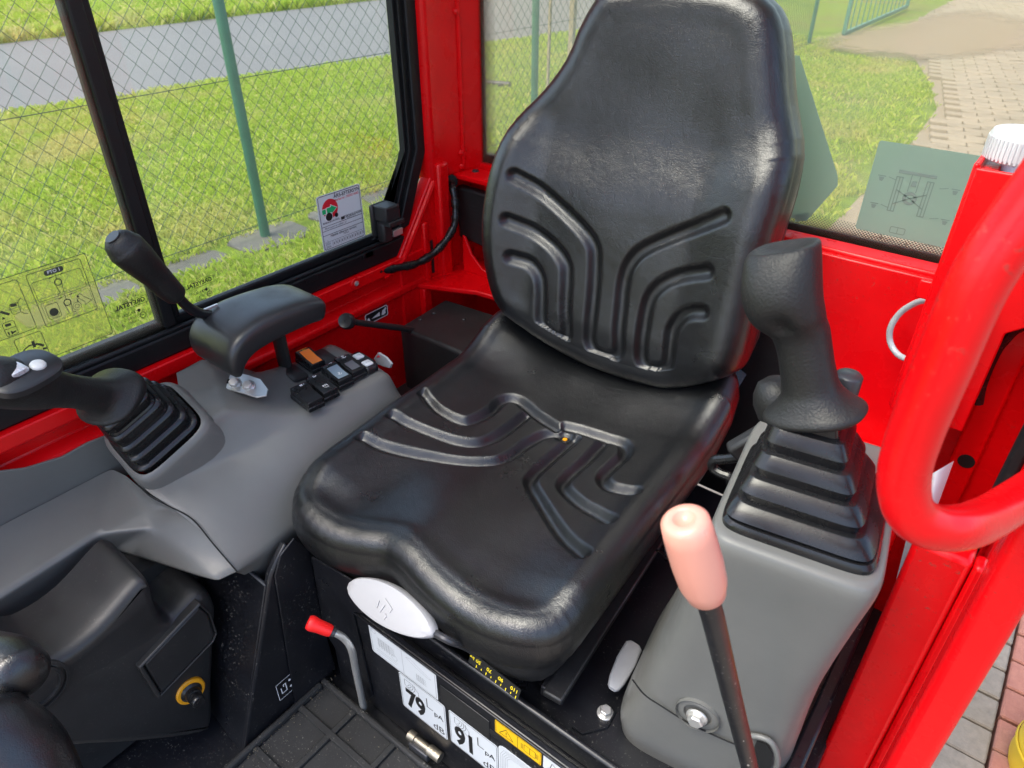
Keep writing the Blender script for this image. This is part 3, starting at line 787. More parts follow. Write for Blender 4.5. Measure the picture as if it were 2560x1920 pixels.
# meeting stile between the two panes
yA = AX(*V(372, 690), -0.612)[1]
part(MB().box((-0.638, yA-0.019, 0.574), (-0.622, yA+0.021, 1.54)), 'outer_stile', 'seal_black', win, bevel=0.004)
part(MB().box((-0.6225, yA-0.014, 0.566), (-0.611, yA+0.007, 1.54)), 'inner_stile', 'seal_black', win, bevel=0.003)
mbb = MB()
for k_ in range(230):
    z = 0.58+k_*0.004
    mbb.add([(-0.615, yA+0.0065, z), (-0.615, yA+0.0105+random.uniform(-.001, .0015), z+0.001), (-0.615, yA+0.0065, z+0.0032)], [(0, 1, 2)])
part(mbb, 'brush_seal', 'seal_black', win, smooth=0)
part(MB().box((GX-0.002, -0.74, 0.562), (GX+0.002, yA-0.01, 1.53)), 'pane', 'side_glass', win, smooth=0)
part(MB().box((-0.634, yA-0.01, 0.562), (-0.630, 0.618, 1.53)), 'pane', 'side_glass', win, smooth=0)
# frosted residue above the sill next to the stile
# window latch
lt = thing('window_latch', AX(*V(835, 520), -0.60), 'black plastic window catch at the rear lower window corner', 'latch')
c = AX(*V(835, 475), -0.598); cy, cz = c[1], c[2]
part(MB().box((-0.622, cy-0.026, cz-0.036), (-0.612, cy+0.022, cz+0.034)), 'back_plate', 'black_plastic', lt, bevel=0.004)
part(MB().box((-0.614, cy-0.020, cz+0.002), (-0.576, cy+0.020, cz+0.034)), 'catch_body', 'black_plastic', lt, bevel=0.003)
part(MB().box((-0.612, cy-0.016, cz-0.008), (-0.572, cy+0.027, cz+0.003)), 'catch_lip', 'black_plastic', lt, bevel=0.002)
part(MB().box((-0.612, cy-0.018, cz-0.046), (-0.590, cy+0.006, cz-0.004)), 'stem', 'black_plastic', lt, bevel=0.004)
part(MB().box((-0.606, cy+0.016, cz-0.044), (-0.598, cy+0.044, cz-0.030)), 'steel_shim', 'zinc', lt, bevel=0.001)

# ---------------- rear window
rw = thing('rear_window', (0, 0.81, 0.69), 'large fixed rear window pane with dotted black border', 'window')
RY = 0.812
part(MB().box((-0.566, RY-0.002, 0.672), (0.52, RY+0.002, 1.54)), 'pane', 'rear_glass', rw, smooth=0)
part(MB().box((-0.566, RY+0.003, 0.660), (0.52, RY+0.006, 0.694)), 'border', 'seal_black', rw, smooth=0)
part(MB().box((-0.5665, RY+0.003, 0.694), (-0.558, RY+0.006, 1.54)), 'border', 'seal_black', rw, smooth=0)
def frit_band(pts_dense, pts_clear):
    mb = MB(); mb.add(list(pts_dense)+list(pts_clear)[::-1], [(0, 1, 2, 3)])
    ob = mb.build('dotted_border', 'frit_dots', rw, smooth=0)
    at = ob.data.attributes.new('edge', 'FLOAT', 'POINT'); 
    for i, q in enumerate((0, 0, 1, 1)): at.data[i].value = q
frit_band([(-0.558, RY+0.0045, 0.694), (0.52, RY+0.0045, 0.694)], [(-0.530, RY+0.0045, 0.717), (0.52, RY+0.0045, 0.717)])
frit_band([(-0.558, RY+0.0046, 0.694), (-0.558, RY+0.0046, 1.54)], [(-0.530, RY+0.0046, 0.717), (-0.530, RY+0.0046, 1.54)])
# decals stuck to the rear pane, seen from behind
c0 = AY(*Z3(800, 830), RY-0.004); c1 = AY(*Z3(660, 1360), RY-0.004); zt, zb_ = c0[2], c1[2]+0.002; xl = (c0[0]+c1[0])/2
dec = thing('rear_decal', (xl+0.1, RY-0.004, zb_), 'pale green rectangular decal with a machine diagram on the rear window', 'decal')
D = Decal((xl, RY-0.004, zb_), (1, 0, 0), (0, 0, 1))
H_ = zt-zb_; W_ = 0.23
mb = MB(); D.rrect(mb, 0, 0, W_, H_, 0.004, 0, 0.0004); part(mb, 'sheet', 'green_film', dec, smooth=0)
mb = MB()
hA, hB = 0.0006, 0.0008
for sgn in (-1, 1):
    cx = 0.066+sgn*0.022
    for o_ in (-0.0045, 0, 0.0045): D.line(mb, [(cx+o_, H_*0.28), (cx+o_, H_*0.66)], 0.0016, hA, hB)
    D.line(mb, [(cx-0.005, H_*0.28), (cx+0.005, H_*0.28)], 0.0014, hA, hB); D.line(mb, [(cx-0.005, H_*0.66), (cx+0.005, H_*0.66)], 0.0014, hA, hB)
    D.line(mb, [(0.066, H_*0.45), (cx, H_*0.36)], 0.0016, hA, hB); D.line(mb, [(0.066, H_*0.45), (cx, H_*0.52)], 0.0016, hA, hB)
D.ring(mb, 0.066, H_*0.45, 0.008, 0.0048, hA, hB)
D.poly(mb, [(0.040, H_*0.70), (0.094, H_*0.70), (0.094, H_*0.735), (0.040, H_*0.735)], hA, hB)
D.line(mb, [(0.060, H_*0.52), (0.060, H_*0.70)], 0.0014, hA, hB); D.line(mb, [(0.072, H_*0.52), (0.072, H_*0.70)], 0.0014, hA, hB)
D.poly(mb, [(0.062, H_*0.58), (0.070, H_*0.58), (0.069, H_*0.64), (0.063, H_*0.64)], hA, hB)
for (x, y) in ((0.012, .64), (0.118, .63), (0.012, .33), (0.118, .30)):
    D.line(mb, [(x, H_*y), (x+0.012, H_*y)], 0.0014, hA, hB); D.poly(mb, [(x+.002, H_*y-.002), (x+.010, H_*y-.002), (x+.008, H_*y-.008), (x+.004, H_*y-.008)], hA, hB)
    D.line(mb, [(x+(0.016 if x < .06 else -0.004), H_*y), (x+(0.028 if x < .06 else -0.016), H_*y-.003)], 0.001, hA, hB)
D.line(mb, [(0.137, H_*0.05), (0.137, H_*0.9)], 0.0013, hA, hB)
D.rline(mb, 0.052, 0.006, 0.074, 0.016, 0.002, 0.0012, hA, hB); D.line(mb, [(0.063, 0.006), (0.063, 0.017)], 0.001, hA, hB)
D.ring(mb, 0.185, H_*0.32, 0.010, 0.002, hA, hB); D.line(mb, [(0.16, H_*0.40), (0.20, H_*0.32)], 0.0014, hA, hB); D.poly(mb, [(0.15, H_*.42), (0.158, H_*.42), (0.158, H_*.48), (0.15, H_*.48)], hA, hB)
part(mb, 'diagram', 'decal_print', dec, smooth=0)
hx = thing('octagon_decal', (0.1, RY-0.004, 0.75), 'green many sided decal on the rear window behind the seat', 'decal')
P3 = [AY(*p, RY-0.005) for p in (Z3(330, 330), Z3(555, 1040), Z3(555, 1100), Z3(370, 1310))]
m_ = P3+[np.array([-0.02, RY-0.005, P3[3][2]]), np.array([-0.16, RY-0.005, P3[2][2]]), np.array([-0.16, RY-0.005, P3[1][2]]), np.array([-0.02, RY-0.005, P3[0][2]])]
part(MB().prism(m_, (0, -0.0005, 0)), 'sheet', 'green_film', hx, smooth=0)
mb = MB(); mb.add([AY(*Z3(385, 1260), RY-0.0062), AY(*Z3(370, 1305), RY-0.0062), AY(*Z3(300, 1315), RY-0.0062), AY(*Z3(310, 1270), RY-0.0062)], [(0, 1, 2, 3)])
part(mb, 'print_corner', 'green_film_dark', hx, smooth=0)

# ---------------- fuse box + cable on the rear left
fb = thing('fuse_box', AY(*ZL(400, 850), 0.76), 'flat black fuse box on the red rear wall left of the backrest', 'fuse box')
a = AY(*ZL(235, 265), 0.748); b = AY(*ZL(280, 800), 0.748)
part(MB().prism([(a[0], 0.748, a[2]), (a[0]+0.13, 0.748, a[2]-0.004), (a[0]+0.13, 0.748, b[2]-0.012), (b[0], 0.748, b[2])], (0, 0.026, 0)), 'lid', 'black_plastic', fb, bevel=0.006)
D = Decal((a[0]+0.055, 0.7478, a[2]-0.058), (1, 0, 0), (0, 0, 1)); mb = MB()
D.rline(mb, -0.022, -0.018, 0.03, 0.022, 0.003, 0.0009, 0, 0.0008); D.line(mb, [(-0.01, 0.012), (0.01, 0.012)], 0.001, 0, .0008); D.line(mb, [(-0.01, 0.004), (0.012, 0.004)], 0.001, 0, .0008); D.line(mb, [(-0.01, 0.012), (-0.01, -0.014)], 0.001, 0, .0008); D.line(mb, [(-0.006, -0.013), (0.012, -0.014)], 0.001, 0, .0008)
part(mb, 'embossed_symbol', 'dark_steel', fb, smooth=0)
cb = thing('cable_sleeve', AX(*V(900, 570), -0.58), 'black wrinkled cable sleeve curving along the red rear corner', 'cable')
path = [AX(*p, x) for p, x in ((V(800, 588), -0.600), (V(850, 580), -0.588), (V(905, 567), -0.572), (V(950, 535), -0.560), (V(980, 490), -0.556), (V(984, 445), -0.560), (V(978, 405), -0.575), (V(970, 385), -0.60))]
path = catmull(path, 8)
rr = [0.0088+0.0011*math.sin(i*1.1)+0.0007*math.sin(i*2.7) for i in range(len(path))]
rr[0] = rr[1] = 0.004
part(MB().tube(path, rr, 12), 'sleeve', 'black_rubber', cb)
part(MB().lathe([(0.016, 0), (0.016, 0.006), (0.010, 0.009)], path[-4], (0.7, -0.6, 0), 18), 'grommet', 'hole_black', cb)

# ---------------- rear right: washer hose, bottle, post, handle
tb = thing('clear_tube', AY(*V(1950, 700), 0.70), 'clear plastic tube looping in front of the red rear panel', 'tube')
pts = [AY(*p, y) for p, y in ((Z6(1560, 440), 0.60), (Z6(1490, 440), 0.66), (Z6(1400, 455), 0.69), (Z6(1310, 510), 0.70), (Z6(1255, 590), 0.70), (Z6(1250, 670), 0.70), (Z6(1290, 740), 0.69), (Z6(1370, 780), 0.67), (Z6(1480, 800), 0.6))]
part(MB().tube(catmull(pts, 8), 0.0048, 12), 'tube', 'clear_hose', tb)
wb = thing('washer_bottle', AY(*ZR(2050, 420), 0.50), 'translucent washer bottle with white ribbed cap in a red bracket', 'bottle')
cc = AY(2556, 372, 0.5)
part(MB().lathe([(0.0, 0), (0.030, 0), (0.034, 0.004), (0.034, 0.026), (0.032, 0.030), (0.012, 0.031), (0, 0.0312)], (cc[0], 0.50, cc[2]-0.012), (0, 0, 1), 40, cap=False), 'cap', 'cap_white', wb, smooth=40)
mb = MB()
for k_ in range(48):
    a = 2*math.pi*k_/48; p = np.array([cc[0]+0.0342*math.cos(a), 0.50+0.0342*math.sin(a), cc[2]+0.001])
    mb.obox(p, (math.cos(a), math.sin(a), 0), (-math.sin(a), math.cos(a), 0), (0, 0, 1), 0.0007, 0.0012, 0.011)
part(mb, 'cap_ribs', 'cap_white', wb, smooth=0)
part(MB().lathe([(0.0, -0.20), (0.030, -0.20), (0.046, -0.19), (0.047, -0.03), (0.043, -0.016), (0.026, -0.012), (0.026, 0.0)], (cc[0]+0.012, 0.50, cc[2]-0.012), (0, 0, 1), 36), 'body', 'bottle_plastic', wb, smooth=50)
hb = thing('bottle_bracket', (0.45, 0.45, 0.7), 'red sheet metal bracket holding the washer bottle', 'bracket')
a = AY(*Z3(1370, 995), 0.445)
part(MB().prism([(a[0], 0.445, a[2]), (0.62, 0.445, a[2]), (0.62, 0.445, a[2]-0.07), (0.50, 0.445, a[2]-0.17), (0.50, 0.445, 0.62), (a[0], 0.445, 0.62)], (0, 0.006, 0)), 'front_plate', 'red_paint', hb, bevel=0.002)
part(MB().box((a[0]-0.003, 0.4515, 0.62), (a[0]+0.003, 0.60, a[2]+0.003)), 'side_plate', 'red_paint', hb, bevel=0.002)
part(MB().box((a[0], 0.4515, a[2]-0.012), (a[0]+0.02, 0.60, a[2]-0.006)), 'top_fold', 'red_paint', hb, bevel=0.002)
pA = AY(*Z6(1460, 365), 0.60)
part(MB().box((pA[0]-0.010, 0.585, pA[2]-0.014), (pA[0]+0.02, 0.592, pA[2]+0.012)), 'tab', 'red_paint', hb, bevel=0.002)
# rear door post: folded channel with slots
dpz = thing('door_post', (0.50, 0.4, 0), 'red folded steel post at the rear edge of the door opening', 'post')
def vb(x0, x1, y0, y1, z0, z1, name, bev=0.004, mat='red_paint'): return part(MB().box((x0, y0, z0), (x1, y1, z1)), name, mat, dpz, bevel=bev)
vb(0.462, 0.580, 0.520, 0.535, -0.02, 1.55, 'web')
vb(0.462, 0.478, 0.42, 0.5198, -0.02, 0.80, 'inner_flange')
vb(0.566, 0.580, 0.30, 0.5198, -0.02, 1.55, 'outer_flange')
vb(0.500, 0.530, 0.505, 0.5198, 0.30, 0.78, 'stiffener')
vb(0.545, 0.560, 0.33, 0.348, -0.02, 1.55, 'rubber_seal', 0.004, 'seal_black')
part(MB().lathe([(0.010, 0), (0.010, 0.0012)], (0.518, 0.5045, 0.545), (0, -1, 0), 18), 'hole', 'hole_black', dpz)
part(MB().box((0.487, 0.5185, 0.58), (0.492, 0.5198, 0.63)), 'slot', 'hole_black', dpz)
cbl = thing('black_cable', (0.5, 0.5, 0.75), 'black cable hanging inside the red door post', 'cable')
pts = [AY(*p, 0.475) for p in (V(2330, 690), V(2212, 700), V(2165, 735), V(2140, 775), V(2118, 830), V(2110, 870))]
part(MB().tube(catmull(pts, 8), 0.0075, 10), 'cable', 'black_rubber', cbl)
# slanted front post of the door opening (close to the lens)
np_ = thing('door_frame_bar', (0.53, 0.1, 0), 'broad glossy red door frame bar at the right edge', 'bar')
def col(y, px_l, px_r, depth, name, mat='red_paint', z0=-0.1, z1=1.02, bev=0.008):
    l = AY(*px_l, y)[0]; r = AY(*px_r, y)[0]
    return part(MB().box((l, y, z0), (r, y+depth, z1)), name, mat, np_, bevel=bev, bseg=3)
col(0.10, Z9(1700, 1050), Z9(1950, 1050), 0.05, 'bar')
inn = thing('inner_door_post', (0.5, 0.25, 0), 'narrow red inner post between console and door frame bar', 'post')
part(MB().box((0.468, 0.06, -0.05), (0.486, 0.50, 0.30)), 'sill_plate', 'black_paint', cabf, bevel=0.004)
l = AY(*Z9(1560, 800), 0.24)[0]-0.022; r = AY(*Z9(1750, 800), 0.24)[0]
part(MB().box((l, 0.24, -0.1), (r, 0.28, 0.60)), 'post', 'red_paint', inn, bevel=0.006)
part(MB().box((r+0.0005, 0.238, -0.1), (r+0.012, 0.262, 0.60)), 'edge_strip', 'red_paint', inn, bevel=0.004)
# grab handle: bent red tube
hd = thing('grab_handle', (0.47, -0.06, 0.8), 'thick red bent tube grab handle near the camera', 'handle')
P = [AY(*p, y) for p, y in ((V(2600, -100), 0.0), (V(2430, 150), -0.02), (V(2278, 372), -0.03), (V(2125, 590), -0.045), (V(2040, 780), -0.05), (V(1975, 940), -0.05), (V(1952, 1030), -0.05), (V(1962, 1100), -0.048), (V(2005, 1135), -0.04), (V(2070, 1140), -0.02), (V(2135, 1118), 0.02), (V(2200, 1078), 0.07), (V(2240, 1050), 0.11))]
part(MB().tube(catmull(P, 8), 0.0143, 20), 'tube', 'red_paint', hd, smooth=80)
# rolled white papers behind the left console
pw = thing('document_roll', (0.47, 0.33, 0.3), 'white plastic document sleeve stuck between console and door post', 'document')
A = []
for i in range(12):
    t = i/11; row = []
    l_ = (2303+(2210-2303)*t, 1200+(1570-1200)*t); r_ = (2385+(2258-2385)*t, 1152+(1500-1152)*t)
    for j in range(10):
        q = j/9; row.append(AY(l_[0]+(r_[0]-l_[0])*q, l_[1]+(r_[1]-l_[1])*q, 0.345-0.03*math.sin(math.pi*q)+0.02*t))
    A.append(row)
part(MB().grid(A), 'sheet', 'paper_white', pw, smooth=60)

# ================================================================== SEAT
SA = R(5)
def SW(x, y, z): return np.array([math.cos(SA)*x-math.sin(SA)*y, math.sin(SA)*x+math.cos(SA)*y, z])
def SL(p): return np.array([math.cos(SA)*p[0]+math.sin(SA)*p[1], -math.sin(SA)*p[0]+math.cos(SA)*p[1], p[2]])
SC = -0.03
seat = thing('operator_seat', SW(SC, 0.3, 0.2), 'black vinyl operator seat with embossed channels in the centre of the cab', 'seat')
def sstep(a, b, x):
    t = np.clip((x-a)/(b-a), 0, 1); return t*t*(3-2*t)
def chaikin(P, n=2):
    P = np.asarray(P, float)
    for _ in range(n):
        Q = np.roll(P, -1, 0); P = np.stack([0.75*P+0.25*Q, 0.25*P+0.75*Q], 1).reshape(-1, 2)
    return P
def polydist(P, X, Y):
    """signed distance (outside +), nearest point, outward normal of a CCW polygon"""
    A = P; B = np.roll(P, -1, 0); best = np.full(X.shape, 1e9); nxp = np.zeros(X.shape); nyp = np.zeros(X.shape); inside = np.zeros(X.shape, bool)
    for a, b in zip(A, B):
        d = b-a; l = d@d
        if l < 1e-14: continue
        t = np.clip(((X-a[0])*d[0]+(Y-a[1])*d[1])/l, 0, 1)
        qx = a[0]+t*d[0]; qy = a[1]+t*d[1]; dd = (X-qx)**2+(Y-qy)**2
        m = dd < best; best = np.where(m, dd, best); nxp = np.where(m, qx, nxp); nyp = np.where(m, qy, nyp)
        c = ((a[1] > Y) != (b[1] > Y))
        with np.errstate(divide='ignore', invalid='ignore'):
            xi = (b[0]-a[0])*(Y-a[1])/(b[1]-a[1])+a[0]
        inside ^= (c & (X < xi))
    dist = np.sqrt(best); return np.where(inside, -dist, dist), nxp, nyp
def polyline_dist(pts, X, Y):
    best = np.full(X.shape, 1e9)
    for a, b in zip(pts[:-1], pts[1:]):
        d = b-a; l = d@d
        if l < 1e-14: continue
        t = np.clip(((X-a[0])*d[0]+(Y-a[1])*d[1])/l, 0, 1)
        best = np.minimum(best, (X-a[0]-t*d[0])**2+(Y-a[1]-t*d[1])**2)
    return np.sqrt(best)
def wrap_surface(core, r, skirt, res, hfun, place, bulge=0.0):
    lo = core.min(0)-(r*math.pi/2+skirt); hi = core.max(0)+(r*math.pi/2+skirt)
    nx_ = int((hi[0]-lo[0])/res)+1; ny_ = int((hi[1]-lo[1])/res)+1
    X, Y = np.meshgrid(np.linspace(lo[0], hi[0], nx_), np.linspace(lo[1], hi[1], ny_), indexing='ij')
    e, qx, qy = polydist(core, X, Y)
    out = e > 0
    # outward direction
    ex = np.where(out, X-qx, 0); ey = np.where(out, Y-qy, 0); ln = np.sqrt(ex*ex+ey*ey)+1e-12; ex /= ln; ey /= ln
    phi = np.clip(e/r, 0, math.pi/2); over = np.clip(e-r*math.pi/2, 0, skirt)
    off = np.where(out, r*np.sin(phi)+bulge*np.sin(math.pi*np.clip(over/skirt, 0, 1)), 0); drop = np.where(out, r*(1-np.cos(phi))+over, 0)
    px = np.where(out, qx, X); py = np.where(out, qy, Y)
    gx = px+ex*off; gy = py+ey*off
    h = hfun(px, py, e, gx, gy)-drop
    pts = place(gx, gy, h)
    keep = e < (r*math.pi/2+skirt+res*1.5)
    idx = -np.ones(X.shape, int); idx[keep] = np.arange(keep.sum())
    vs = pts[keep]
    a = idx[:-1, :-1]; b = idx[1:, :-1]; c = idx[1:, 1:]; d = idx[:-1, 1:]
    ok = (a >= 0) & (b >= 0) & (c >= 0) & (d >= 0)
    F = np.stack([a[ok], b[ok], c[ok], d[ok]], 1)
    return vs, F
def mesh_np(name, vs, F):
    me = bpy.data.meshes.new(name)
    me.vertices.add(len(vs)); me.vertices.foreach_set('co', np.ascontiguousarray(vs, dtype=np.float32).ravel())
    n = F.shape[1]
    me.loops.add(F.size); me.loops.foreach_set('vertex_index', F.ravel().astype(np.int32))
    me.polygons.add(len(F)); me.polygons.foreach_set('loop_start', (np.arange(len(F))*n).astype(np.int32))
    me.update(calc_edges=True); me.validate()
    return me
# ---- cushion
def sm2(pts, n=10): return [np.array([p[0], p[1]]) for p in catmull([np.array([q[0], q[1], 0.0]) for q in pts], n)]
def seatpts(px, z=0.42): return sm2([SL(AZ(*ZC(*p), z))[:2] for p in px])
chan = [seatpts(c) for c in (
    [(535, 178), (650, 258), (800, 312), (900, 300), (1020, 235), (1100, 165), (1200, 165), (1330, 255), (1470, 345)],
    [(330, 340), (500, 385), (750, 440), (920, 448), (1050, 400), (1170, 320), (1265, 250)],
    [(110, 490), (300, 530), (600, 560), (850, 580), (1040, 572), (1150, 530), (1270, 440), (1390, 385), (1500, 380)],
    [(1590, 420), (1450, 530), (1330, 640), (1290, 720), (1350, 850), (1500, 1100), (1645, 1285)],
    [(1800, 450), (1680, 570), (1550, 680), (1520, 760), (1620, 880), (1750, 980), (1825, 1045)],
    [(1530, 340), (1640, 370), (1800, 425), (1930, 480), (1935, 560), (1850, 640), (1790, 710), (1820, 780), (1920, 830), (1995, 858)])]
hub = SL(AZ(*ZC(1530, 395), 0.42))[:2]
core_c = chaikin([(-0.256, 0.050), (-0.232, 0.016), (-0.175, 0.008), (-0.115, 0.020), (-0.075, 0.033), (-0.035, 0.027), (0.015, 0.012), (0.06, 0.006), (0.125, 0.004), (0.170, 0.018), (0.186, 0.055),
                  (0.190, 0.20), (0.200, 0.40), (0.212, 0.60), (0.10, 0.62), (-0.03, 0.62), (-0.16, 0.62), (-0.246, 0.60), (-0.254, 0.40), (-0.259, 0.20)], 2)
def hcush(x, y, e, gx, gy):
    X = (x-SC)/0.21
    z = 0.428+0.012*np.abs(X)**3*(1-sstep(0.0, 0.06, 0.08-y))
    z = z-0.014*np.exp(-((y-0.30)/0.16)**2)*np.clip(1-X*X, 0, 1)
    fr = 1-sstep(0.06, 0.26, y)
    z = z-0.009*fr*(np.exp(-((x+0.155)/0.055)**2)+np.exp(-((x-0.09)/0.055)**2))
    z = z+0.008*(1-sstep(0.05, 0.22, y))*np.exp(-((x+0.045)/0.04)**2)
    z = z+sstep(0.43, 0.62, y)*(0.020+0.042*X*X)
    # raised rounded rim just inside the edge
    z = z+0.004*np.exp(-((np.minimum(e, 0)+0.008)/0.014)**2)
    din = np.zeros_like(x)
    for c in chan:
        d = polyline_dist(c, x, y)
        din = np.maximum(din, 1-sstep(0.0005, 0.0145, d))
    dh = np.sqrt((x-hub[0])**2+(y-hub[1])**2)
    din = np.maximum(din, 1-sstep(0.011, 0.021, dh))
    z = z-0.0120*din*np.where(e > -0.004, 0, 1)
    z = z-0.004*(1-sstep(0.007, 0.009, dh))
    # cloth slack
    z = z+0.0012*np.sin(x*37+y*11)*np.sin(y*29-x*9)
    return z
def place_c(x, y, h): return np.stack([math.cos(SA)*x-math.sin(SA)*y, math.sin(SA)*x+math.cos(SA)*y, h], -1)
vs, F = wrap_surface(core_c, 0.028, 0.044, 0.0022, hcush, place_c, bulge=0.004)
finish('cushion', mesh_np('cushion', vs, F), 'leather', seat, smooth=180)
# hem piping below the cushion and a closing pan
lowp = chaikin([((x-SC)*1.19+SC, (y-0.3)*1.145+0.3) for x, y in core_c[::3]], 1)
pan = MB(); pan.loft([[SW((x-SC)*a_+SC, (y-0.3)*a_+0.303, z_) for x, y in chaikin(core_c[::3], 1)] for a_, z_ in ((0.88, 0.258), (0.96, 0.264), (1.00, 0.29), (1.045, 0.33), (1.06, 0.362))])
pan.build('cushion_pan', 'black_plastic', seat, bevel=0.004)
pz = SW(hub[0], hub[1], 0.403)
MB().lathe([(0.0085, 0), (0.0085, 0.002), (0.006, 0.003)], pz, (0, 0, 1), 20).build('button', 'black_rubber', seat)
MB().lathe([(0.0042, 0.003), (0.004, 0.0045), (0.001, 0.005)], pz, (0, 0, 1), 12).build('button_cap', 'yellow_ring', seat)
# ---- backrest
BA = R(12); B0 = SW(0, 0.52, 0.45)
bS = SW(1, 0, 0); bN = SW(0, -math.cos(BA), math.sin(BA)); bT = SW(0, math.sin(BA), math.cos(BA))
def backpts(px):
    out = []
    for p in px:
        q = AP(*ZA(*p), B0+bN*0.012, bN)-B0; out.append((q@bS, q@bT))
    return sm2(out)
bch = [backpts(c) for c in (
    [(305, 150), (450, 250), (600, 380), (720, 500), (788, 600), (800, 700), (790, 900), (772, 1100), (762, 1230), (800, 1295), (885, 1325), (945, 1290), (955, 1150), (968, 1000), (985, 850), (1022, 735), (1100, 645), (1250, 570), (1450, 490), (1650, 410)],
    [(265, 435), (400, 510), (530, 610), (608, 720), (618, 820), (610, 1000), (608, 1170), (575, 1210), (500, 1175), (453, 1100), (455, 900), (440, 800), (380, 720), (280, 675)],
    [(1540, 765), (1350, 805), (1220, 870), (1150, 970), (1112, 1150), (1095, 1330), (1130, 1392), (1200, 1408), (1268, 1375), (1288, 1250), (1305, 1150), (1365, 1065), (1440, 1030), (1515, 1022)])]
half = [(0.64, 0.0), (0.635, 0.05), (0.622, 0.095), (0.57, 0.126), (0.52, 0.140), (0.486, 0.160), (0.454, 0.186), (0.42, 0.214), (0.38, 0.234), (0.33, 0.246), (0.27, 0.252), (0.22, 0.252), (0.16, 0.243), (0.11, 0.228), (0.077, 0.212), (0.050, 0.186), (0.022, 0.115), (0.004, 0.04), (0.0, 0.0)]
RB = 0.038
right_ = [(-0.002, 0.03), (0.0, 0.08), (0.004, 0.115), (0.021, 0.150), (0.050, 0.192), (0.075, 0.222), (0.10, 0.236), (0.17, 0.236), (0.24, 0.234), (0.30, 0.234), (0.345, 0.237), (0.387, 0.236), (0.426, 0.230), (0.478, 0.203), (0.513, 0.190), (0.553, 0.177), (0.590, 0.162), (0.615, 0.140), (0.632, 0.10), (0.638, 0.05)]
outl = [(SC-w, t) for t, w in half]+[(x, t) for t, x in right_]        # CCW from the top over the left side
outl = np.array(outl)
def inset(P, r):
    P = chaikin(P, 1); A = np.roll(P, 1, 0); B = np.roll(P, -1, 0); T_ = B-A; T_ /= np.linalg.norm(T_, axis=1)[:, None]
    return P+np.stack([-T_[:, 1], T_[:, 0]], 1)*r
core_b = inset(outl, RB)
def hback(s, t, e, gx, gy):
    S_ = np.abs(s-SC)
    win = sstep(-0.02, 0.10, t)*(1-sstep(0.29, 0.42, t))
    d = 0.016*win*(1-sstep(0.17, 0.25, S_)*0.3)
    d = d+0.030*sstep(0.13, 0.235, S_)*(1-sstep(0.36, 0.47, t))*sstep(-0.02, 0.1, t)
    d = d-0.006*np.exp(-((t-0.46)/0.10)**2)*(1-sstep(0.06, 0.2, S_))
    d = d+0.003*sstep(0.09, 0.16, S_)*sstep(0.42, 0.5, t)
    d = d-0.004*sstep(0.52, 0.64, t)
    ring_ = 0.0015*np.exp(-((np.minimum(e, 0)+0.004)/0.014)**2)
    d = d+ring_
    din = np.zeros_like(s)
    for c in bch:
        dd = polyline_dist(c, s, t)
        din = np.maximum(din, 1-sstep(0.0020, 0.0160, dd))
    d = d-0.0105*din*np.where(e > -0.004, 0, 1)
    d = d+0.0012*np.sin(s*31+t*13)*np.sin(t*27-s*8)
    return d
def place_b(x, y, h): return B0+x[..., None]*bS+y[..., None]*bT+h[..., None]*bN
vs, F = wrap_surface(core_b, RB, 0.055, 0.0022, hback, place_b, bulge=0.004)
finish('backrest', mesh_np('backrest', vs, F), 'leather', seat, smooth=180)
mb = MB(); mb.prism([B0+bS*x+bT*y-bN*0.10 for x, y in inset(outl, 0.004)], bN*0.03); mb.build('back_shell', 'black_plastic', seat, bevel=0.008)
mb = MB().obox(B0+bS*SC+bT*0.10-bN*0.12, bS, bT, bN, 0.16, 0.14, 0.02); mb.build('back_bracket', 'black_paint', seat, bevel=0.004)
# lower cloth flap at the rear right corner
A = []
for i in range(12):
    t = i/11; p = SW(0.10+0.13*t, 0.545+0.02*t, 0.462+0.028*math.sin(t*2.2)+0.004*math.sin(t*17)); A.append([p+np.array([0, 0.03*j/3, 0.004*j]) for j in range(4)])
MB().grid(A).build('flap', 'black_rubber', seat, smooth=80)
# side support plates, rails and suspension below
def sbox(x0, x1, y0, y1, z0, z1, name, mat='black_paint', bev=0.003):
    P = [SW(x, y, z) for z in (z0, z1) for x, y in ((x0, y0), (x1, y0), (x1, y1), (x0, y1))]
    return MB().add(P, [(0,3,2,1),(4,5,6,7),(0,1,5,4),(1,2,6,5),(2,3,7,6),(3,0,4,7)]).build(name, mat, seat, bevel=bev)
sbox(-0.20, 0.15, 0.06, 0.50, 0.225, 0.2615, 'suspension', 'black_plastic', 0.012)
sbox(0.155, 0.175, 0.05, 0.50, 0.214, 0.235, 'slide_rail', 'dark_steel')
sbox(-0.225, -0.205, 0.05, 0.50, 0.214, 0.235, 'slide_rail', 'dark_steel')
sbox(0.17, 0.20, 0.03, 0.42, 0.250, 0.262, 'side_plate', 'black_plastic')
